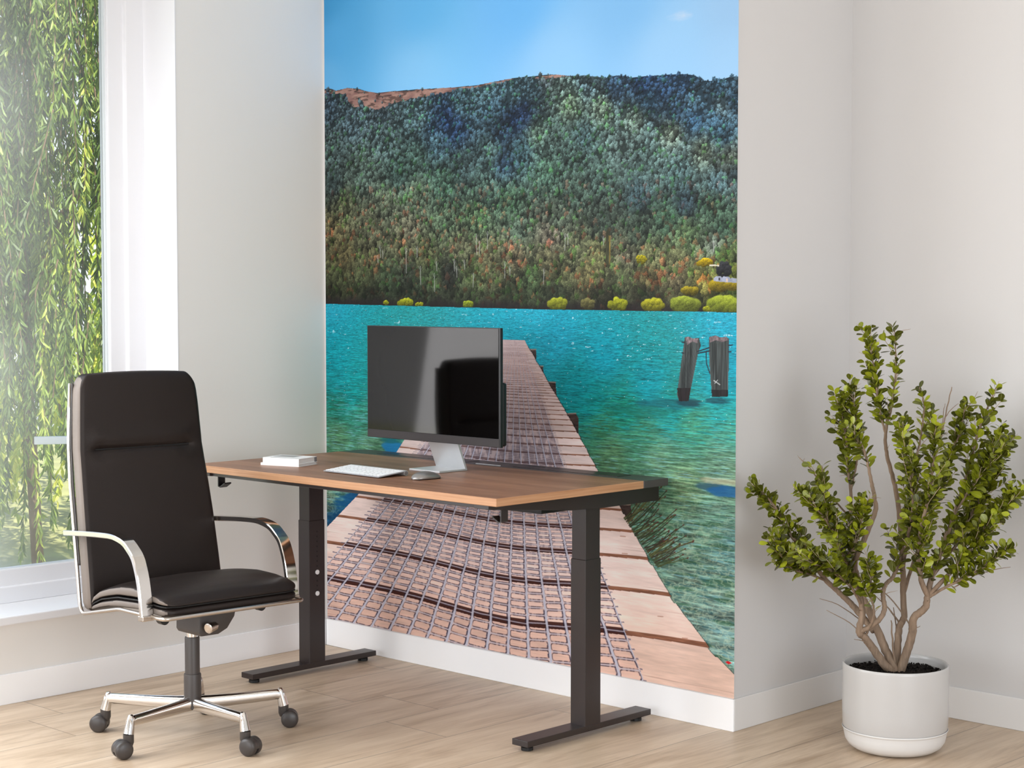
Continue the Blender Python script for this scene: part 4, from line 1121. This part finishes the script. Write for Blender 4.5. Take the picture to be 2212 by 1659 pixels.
D0 = (PC - CAM).dot(C_FH)
def Q(px, py, t=0.0):
    """digitised plant point: frame position and depth offset -> local coordinates of the shrub"""
    d = C_R * ((px - 1106) / F_PX) - C_U * ((py - 829.5) / F_PX) + C_F
    s = (D0 + t) / d.dot(C_FH)
    return CAM + d * s - PC
rp = random.Random(21)
STEMS = [  # pts (px,py,depth), start radius, end radius, index where leaves begin (fraction), leafiness
 ([(1934, 1452, 0), (1912, 1437, -.01), (1888, 1404, -.02), (1868, 1377, -.03), (1856, 1365, -.04), (1863, 1327, -.04), (1861, 1307, -.04), (1850, 1262, -.03), (1822, 1215, -.02), (1800, 1165, .0), (1788, 1110, .02), (1780, 1058, .03), (1775, 1006, .03)], .0135, .0016, .50, 1.5),
 ([(1856, 1365, -.04), (1879, 1354, -.05), (1902, 1335, -.06), (1911, 1313, -.05), (1907, 1285, -.04), (1913, 1263, -.02), (1930, 1244, 0), (1945, 1205, .03), (1950, 1150, .05), (1960, 1090, .06), (1975, 1010, .08), (1990, 940, .09), (1996, 880, .09), (1986, 836, .09)], .0085, .0014, .42, 1.35),
 ([(1938, 1455, 0), (1913, 1404, .01), (1896, 1363, .02), (1877, 1318, .02), (1860, 1285, .02), (1850, 1244, .01), (1846, 1216, .0), (1866, 1166, -.02), (1890, 1105, -.03), (1888, 1072, -.04), (1882, 1040, -.05), (1874, 1000, -.06), (1862, 962, -.07), (1844, 946, -.07)], .0135, .0015, .86, 1.6),
 ([(1888, 1363, .02), (1860, 1329, .06), (1838, 1304, .08), (1810, 1277, .10), (1786, 1255, .10), (1757, 1218, .10), (1728, 1180, .10), (1702, 1148, .10), (1682, 1108, .09), (1660, 1078, .08), (1630, 1046, .08)], .0105, .0013, .42, 1.5),
 ([(1936, 1450, .01), (1940, 1382, .02), (1943, 1354, .03), (1953, 1332, .04), (1951, 1285, .05), (1950, 1227, .05), (1946, 1150, .04), (1938, 1075, .02), (1925, 1018, .0), (1914, 970, -.02), (1914, 925, -.02), (1925, 880, -.01), (1936, 800, 0), (1932, 712, .0)], .0115, .0012, .78, 1.25),
 ([(1914, 940, -.02), (1903, 900, -.02), (1895, 850, -.01), (1887, 790, .0), (1879, 745, .01), (1868, 710, .01)], .0035, .0010, .12, 1.1),
 ([(1942, 1455, 0), (1960, 1404, -.02), (1971, 1363, -.04), (1974, 1335, -.05), (1998, 1313, -.06), (2004, 1288, -.06), (2012, 1250, -.05), (2032, 1190, -.02), (2062, 1110, .02), (2088, 1030, .05), (2106, 960, .07), (2125, 900, .08), (2152, 836, .08)], .0140, .0013, .48, 1.7),
 ([(2004, 1288, -.06), (1990, 1252, -.08), (1984, 1200, -.10), (1990, 1140, -.12), (2005, 1075, -.13), (2015, 1010, -.13), (2018, 950, -.12), (2010, 900, -.11)], .0085, .0014, .12, 1.7),
 ([(2004, 1288, -.06), (2045, 1245, -.08), (2085, 1200, -.09), (2120, 1150, -.09), (2160, 1105, -.08), (2205, 1062, -.06)], .0075, .0013, .22, 1.7),
 ([(2006, 1290, -.06), (2040, 1270, -.09), (2080, 1250, -.11), (2120, 1228, -.12), (2150, 1206, -.12), (2176, 1190, -.12)], .0050, .0010, .22, 1.2),
 ([(2032, 1190, -.02), (2075, 1140, .04), (2115, 1085, .08), (2145, 1030, .10), (2160, 985, .10), (2166, 955, .10)], .0055, .0012, .10, 1.6),
 ([(2012, 1250, -.05), (2055, 1190, .06), (2100, 1150, .12), (2145, 1120, .16), (2185, 1085, .18)], .0055, .0012, .20, 1.5),
 ([(1951, 1285, .05), (1975, 1210, .10), (2000, 1140, .14), (2030, 1060, .17), (2050, 990, .18), (2075, 930, .18), (2085, 870, .17)], .0060, .0012, .30, 1.5),
 ([(1850, 1244, .01), (1822, 1195, -.04), (1800, 1150, -.08), (1782, 1120, -.10), (1752, 1085, -.12), (1735, 1060, -.12)], .0055, .0012, .10, 1.5),
 ([(1861, 1307, -.04), (1838, 1268, -.09), (1802, 1238, -.12), (1770, 1222, -.14), (1735, 1216, -.14)], .0050, .0011, .20, 1.4),
 ([(1850, 1250, .01), (1845, 1190, .05), (1838, 1130, .08), (1838, 1070, .08), (1832, 1010, .07), (1828, 950, .06), (1820, 905, .05), (1812, 868, .05)], .0070, .0012, .50, 1.5),
 ([(1838, 1060, .08), (1850, 1000, .06), (1856, 950, .05), (1850, 900, .04), (1842, 860, .04), (1836, 832, .04)], .0035, .0009, .20, 1.1),
 ([(1786, 1255, .10), (1748, 1240, .08), (1715, 1230, .06), (1690, 1205, .04), (1678, 1170, .03)], .0040, .0010, .15, 1.3),
 ([(1950, 1227, .05), (1962, 1160, -.04), (1972, 1090, -.09), (1965, 1020, -.11), (1955, 960, -.10), (1958, 920, -.08)], .0055, .0011, .2, 1.3),
 ([(1822, 1215, -.02), (1850, 1170, -.08), (1862, 1120, -.10), (1872, 1085, -.10)], .0040, .0010, .15, 1.1),
 ([(1868, 1377, -.03), (1888, 1330, -.08), (1880, 1280, -.10), (1884, 1235, -.11), (1882, 1205, -.11)], .0038, .0010, .40, 1.1),
 ([(2062, 1110, .02), (2100, 1050, -.02), (2130, 1010, -.04), (2140, 985, -.04)], .0038, .0010, .1, 1.4),
]
DEAD = [([(1838, 1120, .06), (1800, 1078, .05), (1771, 1040, .04), (1748, 1010, .03), (1728, 990, .03)], .0030), ([(1728, 990, .03), (1722, 984, .03)], .0010), ([(1735, 998, .03), (1738, 990, .03)], .001),
        ([(2005, 1075, .05), (2020, 990, .05), (2034, 943, .05), (2046, 880, .05), (2056, 836, .05)], .0034), ([(2040, 905, .05), (2054, 885, .05), (2070, 872, .05)], .0016), ([(2034, 943, .05), (2038, 890, .04), (2042, 872, .04)], .0016),
        ([(2060, 1270, -.1), (2110, 1240, -.1), (2150, 1205, -.1), (2178, 1190, -.1)], .0018), ([(2100, 1244, -.1), (2150, 1230, -.1), (2182, 1225, -.1)], .0016), ([(1888, 1404, -.02), (1868, 1386, -.04), (1845, 1381, -.05)], .0022),
        ([(1868, 1377, -.03), (1835, 1345, -.05), (1785, 1318, -.06)], .0020), ([(1860, 1340, .03), (1810, 1306, .0), (1770, 1293, -.02)], .0020), ([(1960, 1404, -.02), (1971, 1363, 0), (1930, 1300, .03), (1890, 1262, .05)], .0032),
        ([(1943, 1345, .03), (1920, 1315, .05), (1892, 1288, .07)], .0030), ([(1934, 1440, 0), (1928, 1380, -.02), (1925, 1340, -.02)], .0040), ([(1930, 1440, 0), (1936, 1370, .04), (1930, 1312, .05)], .0032), ([(1974, 1360, -.04), (1988, 1352, -.05)], .0016)]

def mono(pts, n=7):
    return smooth_path([Q(*p) for p in pts], n)
stem_m = pmat('grey_brown_bark', (138, 118, 100), .8, 0, .55, 110, 1.0, 260, .2, (1, 1, .14))
leaf_tris = []      # (origin, dir, normal, length, width, tone)
twig_list = []
def jagged(path, amp):
    return [p + Vector((rp.uniform(-amp, amp), rp.uniform(-amp, amp), 0)) for p in path]
def leaves_along(path, f0, spacing, size, twirl=None, tone=0.0):
    L = 0; total = sum((path[i + 1] - path[i]).length for i in range(len(path) - 1)); nxt = total * f0
    ang = rp.random() * 6.28; flip = 0
    for i in range(len(path) - 1):
        seg = path[i + 1] - path[i]; l = seg.length
        while L + l >= nxt:
            t = (nxt - L) / max(l, 1e-6); p = path[i] + seg * t; d = seg.normalized()
            ax = d.orthogonal().normalized(); ax.rotate(Matrix.Rotation(ang, 3, d))
            fr = nxt / total
            sz_ = size * (1.0 - .28 * fr) * rp.uniform(.72, 1.12)
            for s in (1, -1):
                if rp.random() < .12: continue
                out = (ax * s * rp.uniform(.7, 1.0) + d * rp.uniform(.35, .9) + Vector((rp.uniform(-.2, .2), rp.uniform(-.2, .2), rp.uniform(-.15, .25)))).normalized()
                nrm = d - out * d.dot(out); nrm = nrm.normalized() if nrm.length > .05 else out.orthogonal().normalized()
                nrm.rotate(Matrix.Rotation(rp.uniform(-.7, .7), 3, out))
                if nrm.z < 0 and rp.random() < .6: nrm = -nrm
                leaf_tris.append((p, out, nrm, sz_, sz_ * rp.uniform(.56, .74), tone + rp.random()))
            ang += 1.15 + rp.uniform(-.5, .5); nxt += spacing * rp.uniform(.8, 1.25)
        L += l
bmS = None
branches = []
for pts, r0, r1, lf, dens in STEMS:
    path = mono(pts); n = len(path)
    path = [path[0]] + jagged(path[1:-1], .0012) + [path[-1]]
    rad = [r0 * (1 - i / (n - 1)) ** .8 + r1 * (i / (n - 1)) for i in range(n)]
    branches.append((path, rad))
    leaves_along(path, max(lf, .3 if r0 > .01 else lf), .0150, .0375)
    # side twigs
    total = n - 1
    k = int(dens * 19 * (1 - lf) + 2)
    for j in range(k):
        i = int((lf + (1 - lf) * (j + rp.random()) / k * .92) * total); i = min(i, total - 1)
        p = path[i]; d = (path[i + 1] - path[i]).normalized()
        side_ = Vector((rp.uniform(-1, 1), rp.uniform(-1, 1), rp.uniform(-.25, .7)))
        away = Vector((p.x, p.y, 0)); away = away.normalized() if away.length > .02 else Vector((0, 0, 0))
        v = (d * .75 + side_ * .62 + away * .32 + Vector((0, 0, .25))).normalized()
        ln = rp.uniform(.055, .17) * (1.0 if dens > 1.2 else .62)
        ln *= 1 - .55 * (i / total)
        tw = [p.copy()]; q = p.copy(); vv_ = v.copy()
        for _ in range(5):
            vv_ = (vv_ + Vector((rp.uniform(-.16, .16), rp.uniform(-.16, .16), rp.uniform(-.05, .16)))).normalized()
            q = q + vv_ * ln / 5; tw.append(q.copy())
        w = PC + tw[-1]
        if w.y > YD - .02 or (w.x < XW + .02 and w.y > -.02): continue
        twig_list.append(tw); leaves_along(tw, .10, .0145, .0345)
for pts, r in DEAD:
    path = jagged(mono(pts, 4), .0012); branches.append((path, [r * (1 - .6 * i / (len(path) - 1)) for i in range(len(path))]))
for path, rad in branches:
    bm = bmesh.new(); tube(bm, path, rad, 10 if rad[0] > .003 else 6)
    obj('branch', bm, stem_m, plant, smooth=True)
bm = bmesh.new()
for tw in twig_list: tube(bm, tw, [.0013, .0012, .0011, .001, .0009, .0006], 5)
for path, rad in branches[:len(STEMS)]:      # short bare spurs
    for _ in range(5):
        i = rp.randrange(int(len(path) * .25), len(path) - 1); p = path[i]
        v = Vector((rp.uniform(-1, 1), rp.uniform(-1, 1), rp.uniform(0, 1))).normalized() * rp.uniform(.015, .05)
        if (PC + p + v).y < YD - .01: tube(bm, [p, p + v * .5 + Vector((0, 0, .002)), p + v], [.0012, .0009, .0004], 5)
tw_ = obj('twigs', bm, pmat('fine_pale_twig', (168, 148, 126), .8, 0, .15, 40), plant, smooth=True)
tw_['kind'] = 'stuff'

# leaves: obovate blades with midrib fold, tone stored per leaf
LV, LF, LT = [], [], []
prof = [(0, .05), (.10, .30), (.28, .72), (.50, .97), (.68, 1.0), (.84, .80), (.95, .45), (1.0, .06)]
for p, d, nrm, ln, w, tone in leaf_tris:
    wp = PC + p + d * (ln + .006)
    if wp.y > YD - .004 or (wp.x < XW + .006 and wp.y > -.01): continue
    s = d.cross(nrm).normalized(); b0 = len(LV); base = p + d * .004
    curl = rp.uniform(-.10, .16); fold = rp.uniform(.10, .24); tw = rp.uniform(-.25, .25)
    for t, hw in prof:
        c0 = base + d * (ln * t) - nrm * (curl * ln * t * t)
        u = s + nrm * tw * t
        LV.append(c0 + u * (hw * w / 2) + nrm * (fold * hw * w / 2)); LV.append(c0); LV.append(c0 - u * (hw * w / 2) + nrm * (fold * hw * w / 2))
        LT += [(tone, 1.0), (tone, 0.0), (tone, 1.0)]
    for k in range(len(prof) - 1):
        a = b0 + 3 * k; LF.append((a, a + 1, a + 4, a + 3)); LF.append((a + 1, a + 2, a + 5, a + 4))
me = bpy.data.meshes.new('foliage'); me.from_pydata([tuple(v) for v in LV], [], LF)
me.polygons.foreach_set('use_smooth', [True] * len(me.polygons))
at = me.attributes.new('tone', 'FLOAT_COLOR', 'POINT'); at.data.foreach_set('color', np.array([(a, b, 0, 1) for a, b in LT], np.float32).ravel())

def leaf_mat(name, stops, rough=.33, trans=.25):
    m, nt, p = new_mat(name)
    a = nt.add('ShaderNodeAttribute'); a.attribute_name = 'tone'; sp = nt.add('ShaderNodeSeparateColor'); nt.link(a.outputs['Color'], sp.inputs[0])
    r = nt.add('ShaderNodeValToRGB'); e = r.color_ramp.elements
    e[0].position = stops[0][0]; e[0].color = srgb(*stops[0][1]); e[1].position = stops[-1][0]; e[1].color = srgb(*stops[-1][1])
    for q in stops[1:-1]:
        k = e.new(q[0]); k.color = srgb(*q[1])
    nt.link(sp.outputs[0], r.inputs['Fac'])
    v = coords(nt, 'Object'); no = nt.add('ShaderNodeTexNoise', i_Scale=55.0, i_Detail=3.0); nt.link(v, no.inputs['Vector'])
    mr = nt.add('ShaderNodeMapRange', i_To_Min=.72, i_To_Max=1.25); nt.link(no.outputs['Fac'], mr.inputs['Value'])
    mu = nt.add('ShaderNodeMix', data_type='RGBA', blend_type='MULTIPLY'); mu.inputs['Factor'].default_value = 1
    nt.link(r.outputs['Color'], mu.inputs['A']); nt.link(mr.outputs['Result'], mu.inputs['B'])
    # pale midrib and rim
    ad = nt.add('ShaderNodeMapRange', i_From_Min=0.0, i_From_Max=.12, i_To_Min=.35, i_To_Max=0.0); nt.link(sp.outputs[1], ad.inputs['Value'])
    mx = nt.add('ShaderNodeMix', data_type='RGBA'); nt.link(ad.outputs[0], mx.inputs['Factor']); nt.link(mu.outputs['Result'], mx.inputs['A']); mx.inputs['B'].default_value = srgb(196, 206, 120)
    nt.link(mx.outputs['Result'], p.inputs['Base Color']); p.inputs['Roughness'].default_value = rough
    t = nt.add('ShaderNodeBsdfTranslucent'); nt.link(mx.outputs['Result'], t.inputs['Color'])
    ms_ = nt.add('ShaderNodeMixShader'); ms_.inputs[0].default_value = trans
    nt.link(p.outputs[0], ms_.inputs[1]); nt.link(t.outputs[0], ms_.inputs[2]); nt.link(ms_.outputs[0], nt.n['Material Output'].inputs['Surface'])
    return m
me.materials.append(leaf_mat('shrub_leaf', [(0, (64, 66, 22)), (.35, (98, 104, 24)), (.7, (134, 142, 30)), (1.0, (178, 186, 46))], .30, .22))
fo = bpy.data.objects.new('foliage', me); COL.objects.link(fo); fo.parent = plant

# ------------------------------------------------------------------ garden outside the window
bm = bmesh.new(); box(bm, -14, -.36, -12, 14, -.5, -.4); g_ = struct('ground', bm, pmat('garden_soil_and_grass', (150, 150, 96), .9, 0, .5, 3, 0), label='pale garden ground outside the window')
ro = random.Random(99)
def leaf_cloud(name, strands, parent, mat, leaf_l=(.05, .095), leaf_w=(.008, .014), per=.012, seed=1):
    """hanging strands of long narrow leaves"""
    r = np.random.default_rng(seed); V = []; F = []; Tn = []
    for path, tone in strands:
        for i in range(len(path) - 1):
            a = np.array(path[i]); b = np.array(path[i + 1]); l = np.linalg.norm(b - a); d = (b - a) / max(l, 1e-6)
            for _ in range(max(1, int(l / per))):
                o = a + (b - a) * r.random(); ph = r.random() * 6.28
                side = np.cross(d, [math.cos(ph), math.sin(ph), .1]); side /= np.linalg.norm(side) + 1e-9
                ld = side * r.uniform(.25, .8) + d * r.uniform(.3, .9) + np.array([0, 0, -r.uniform(.2, .8)]); ld /= np.linalg.norm(ld)
                w = np.cross(ld, r.normal(size=3)); w /= np.linalg.norm(w) + 1e-9
                L = r.uniform(*leaf_l); W = r.uniform(*leaf_w) / 2; k = len(V); nb = np.cross(ld, w) * L * .08
                V += [o, o + ld * L * .35 + w * W + nb, o + ld * L * .7 + w * W * .7 + nb * .8, o + ld * L - nb, o + ld * L * .7 - w * W * .7 + nb * .8, o + ld * L * .35 - w * W + nb]
                F += [(k, k + 1, k + 2, k + 3), (k, k + 3, k + 4, k + 5)]
                t = tone + r.uniform(-.25, .25); Tn += [(t, 1, 0, 1)] * 6
    me = bpy.data.meshes.new(name); me.from_pydata([tuple(v) for v in V], [], F)
    at = me.attributes.new('tone', 'FLOAT_COLOR', 'POINT'); at.data.foreach_set('color', np.array(Tn, np.float32).ravel())
    me.materials.append(mat); o = bpy.data.objects.new(name, me); COL.objects.link(o); o.parent = parent; return o
def strand(p, L, n=9):
    out = [p]; q = list(p); dx, dy = ro.uniform(-.25, .25), ro.uniform(-.25, .25)
    for i in range(n):
        q = [q[0] + dx * L / n + ro.uniform(-.015, .015), q[1] + dy * L / n + ro.uniform(-.015, .015), q[2] - L / n]; dx *= .8; dy *= .8
        out.append(tuple(q))
    return out
M_WIL = leaf_mat('willow_leaf', [(0, (78, 104, 52)), (.35, (122, 150, 72)), (.65, (172, 194, 92)), (1.0, (232, 236, 120))], .45, .45)
M_YEL = leaf_mat('sunlit_bush_leaf', [(0, (120, 150, 60)), (.5, (186, 204, 70)), (1.0, (236, 234, 110))], .5, .5)
bark = pmat('willow_bark', (120, 100, 78), .9, 0, .3, 12, .5, 60)
def out_pt(px, dist, z):
    """ground position outside, seen at frame column px at a horizontal distance from the lens"""
    d = C_R * ((px - 1106) / F_PX) + C_F; d.z = 0; d.normalize()
    return (CAM.x + d.x * dist, CAM.y + d.y * dist, z)
wp0 = out_pt(-60, 9.6, 0)
wil = tag(empty('willow_tree', (0, 0, -.4)), 'drooping willow with long narrow green leaves just outside the window', 'tree')
stv = []
for k in range(560):
    px = ro.uniform(-230, 330); ds = ro.uniform(8.3, 10.4)
    p = out_pt(px, ds, 0); zt = ro.choice([ro.uniform(1.2, 3.9), ro.uniform(2.2, 4.4)]) + .4
    if 130 < px < 235 and 2.3 < zt < 3.9 and ro.random() < .55: continue
    stv.append((strand((p[0], p[1], zt), ro.uniform(.7, 1.5)), ro.uniform(.1, .75)))
leaf_cloud('foliage', stv, wil, M_WIL, (.040, .085), (.007, .013), .0088, 5)
bm = bmesh.new()
for s, t in stv: tube(bm, s[::2], [.004, .0035, .003, .0025, .0015][:len(s[::2])], 5)
obj('hanging_twigs', bm, bark, wil)
tb = out_pt(60, 10.0, 0)
bm = bmesh.new(); tube(bm, [(tb[0] + .1, tb[1], 0), (tb[0], tb[1], 1.2), (tb[0] - .1, tb[1] + .05, 2.4), (tb[0] - .3, tb[1], 4.2), (tb[0] - .2, tb[1] + .1, 5.2)], [.035, .032, .03, .025, .02], 14); obj('trunk', bm, bark, wil, smooth=True)
for k in range(9):
    a = out_pt(60, 10.0, 1.6 + k * .35); b = out_pt(60 + ro.uniform(-260, 260), ro.uniform(9.0, 10.6), 2.1 + k * .38 + ro.uniform(-.1, .3))
    bm = bmesh.new(); m_ = [(a[i] * .5 + b[i] * .5 + (0, 0, .12)[i]) for i in range(3)]
    tube(bm, smooth_path([a, m_, b], 4), [.035 * (1 - i / 10) + .006 for i in range(9)], 8); obj('limb', bm, bark, wil, smooth=True)
# sunlit bushes farther back
def bush(px, dist, r_, h_, lab, mat, seed, dens=260):
    p = out_pt(px, dist, -.4); o = tag(empty('garden_bush', p), lab, 'bush'); st = []
    for _ in range(dens):
        a = ro.random() * 6.28; q = r_ * math.sqrt(ro.random()); zz = ro.uniform(.3, 1) * h_ * math.sqrt(max(.05, 1 - (q / r_) ** 2 * .7))
        st.append((strand((q * math.cos(a), q * math.sin(a), zz), min(zz, .5), 4), ro.uniform(.1, .95)))
    leaf_cloud('foliage', st, o, mat, (.05, .11), (.018, .034), .02, seed)
    bm = bmesh.new()
    for j in range(6): tube(bm, [(0, 0, 0), (.2 * math.cos(j), .2 * math.sin(j), h_ * .4), (.5 * r_ * math.cos(j), .5 * r_ * math.sin(j), h_ * .8)], [.03, .02, .008], 6)
    obj('stems', bm, bark, o); return o
bush(175, 13.2, 1.15, 3.1, 'sunlit yellow-green bush behind the willow, beside the window frame', M_YEL, 31, 420)
bush(-110, 16.0, 1.3, 3.6, 'dense green bush behind the willow, at the left end of the view', M_WIL, 32, 420)
# pale reflection in the window glass, added as a solid bar outdoors
ra = out_pt(72, 8.2, 0); rb = out_pt(260, 8.2, 0)
rl = tag(empty('glass_reflection', (ra[0], ra[1], -.4)), 'pale reflection in the window glass, built as a solid bar outdoors', 'reflection')
v = Vector((rb[0] - ra[0], rb[1] - ra[1], 0)); 
bm = bmesh.new(); box(bm, 0, v.length, -.015, .015, 1.065, 1.10, .004); bmesh.ops.rotate(bm, verts=bm.verts[:], cent=(0, 0, 0), matrix=Matrix.Rotation(math.atan2(v.y, v.x), 3, 'Z'))
obj('reflection_bar', bm, pmat('pale_reflection_tone', (248, 250, 252), .5), rl)
bm = bmesh.new()
e_ = v.normalized() * (v.length - .05); box(bm, e_.x - .02, e_.x + .02, e_.y - .02, e_.y + .02, 0, 1.07); obj('reflection_post', bm, bpy.data.materials['pale_reflection_tone'], rl)

# ------------------------------------------------------------------ light
w = bpy.data.worlds.new('world'); SC.world = w; w.use_nodes = True
nt = w.node_tree; bg = nt.nodes['Background']
tc = nt.nodes.new('ShaderNodeTexCoord'); sp = nt.nodes.new('ShaderNodeSeparateXYZ'); nt.links.new(tc.outputs['Generated'], sp.inputs[0])
rm = nt.nodes.new('ShaderNodeValToRGB'); nt.links.new(sp.outputs['Z'], rm.inputs[0])
e = rm.color_ramp.elements; e[0].position = 0; e[0].color = (.93, .96, 1.0, 1); e[1].position = .55; e[1].color = (.42, .64, 1.0, 1)
nt.links.new(rm.outputs[0], bg.inputs[0]); bg.inputs[1].default_value = 1.15

def area(name, loc, target, sx, sy, power, col=(1, 1, 1)):
    l = bpy.data.lights.new(name, 'AREA'); l.shape = 'RECTANGLE'; l.size = sx; l.size_y = sy; l.energy = power; l.color = col
    o = bpy.data.objects.new(name, l); COL.objects.link(o); o.location = loc
    o.rotation_euler = (Vector(target) - Vector(loc)).to_track_quat('-Z', 'Y').to_euler(); return o
area('key_light', (2.3, -6.9, 1.25), (.7, -.4, .25), 4.0, 1.8, 112, (.95, .975, 1))
area('window_light', (-.02, -2.55, 1.45), (1.6, -1.5, .0), 1.7, 2.2, 76, (.94, .97, 1))
area('side_light', (7.2, -3.0, 1.2), (.4, -1.0, .3), 3.0, 1.8, 116, (.94, .97, 1))
sn = bpy.data.lights.new('sun', 'SUN'); sn.energy = 9.0; sn.angle = .01; sn.color = (1, .95, .86)
so = bpy.data.objects.new('sun', sn); COL.objects.link(so); so.rotation_euler = Vector((-.62, .25, -.95)).to_track_quat('-Z', 'Y').to_euler()

SC.view_settings.view_transform = 'Standard'; SC.view_settings.look = 'None'; SC.view_settings.exposure = -.07; SC.view_settings.gamma = 1
SC.cycles.use_denoising = True; SC.cycles.use_adaptive_sampling = True; SC.cycles.adaptive_threshold = .025; SC.cycles.max_bounces = 10; SC.cycles.diffuse_bounces = 4; SC.cycles.glossy_bounces = 5; SC.cycles.transparent_max_bounces = 16
SC.cycles.sample_clamp_indirect = 8; SC.cycles.caustics_reflective = False; SC.cycles.caustics_refractive = False
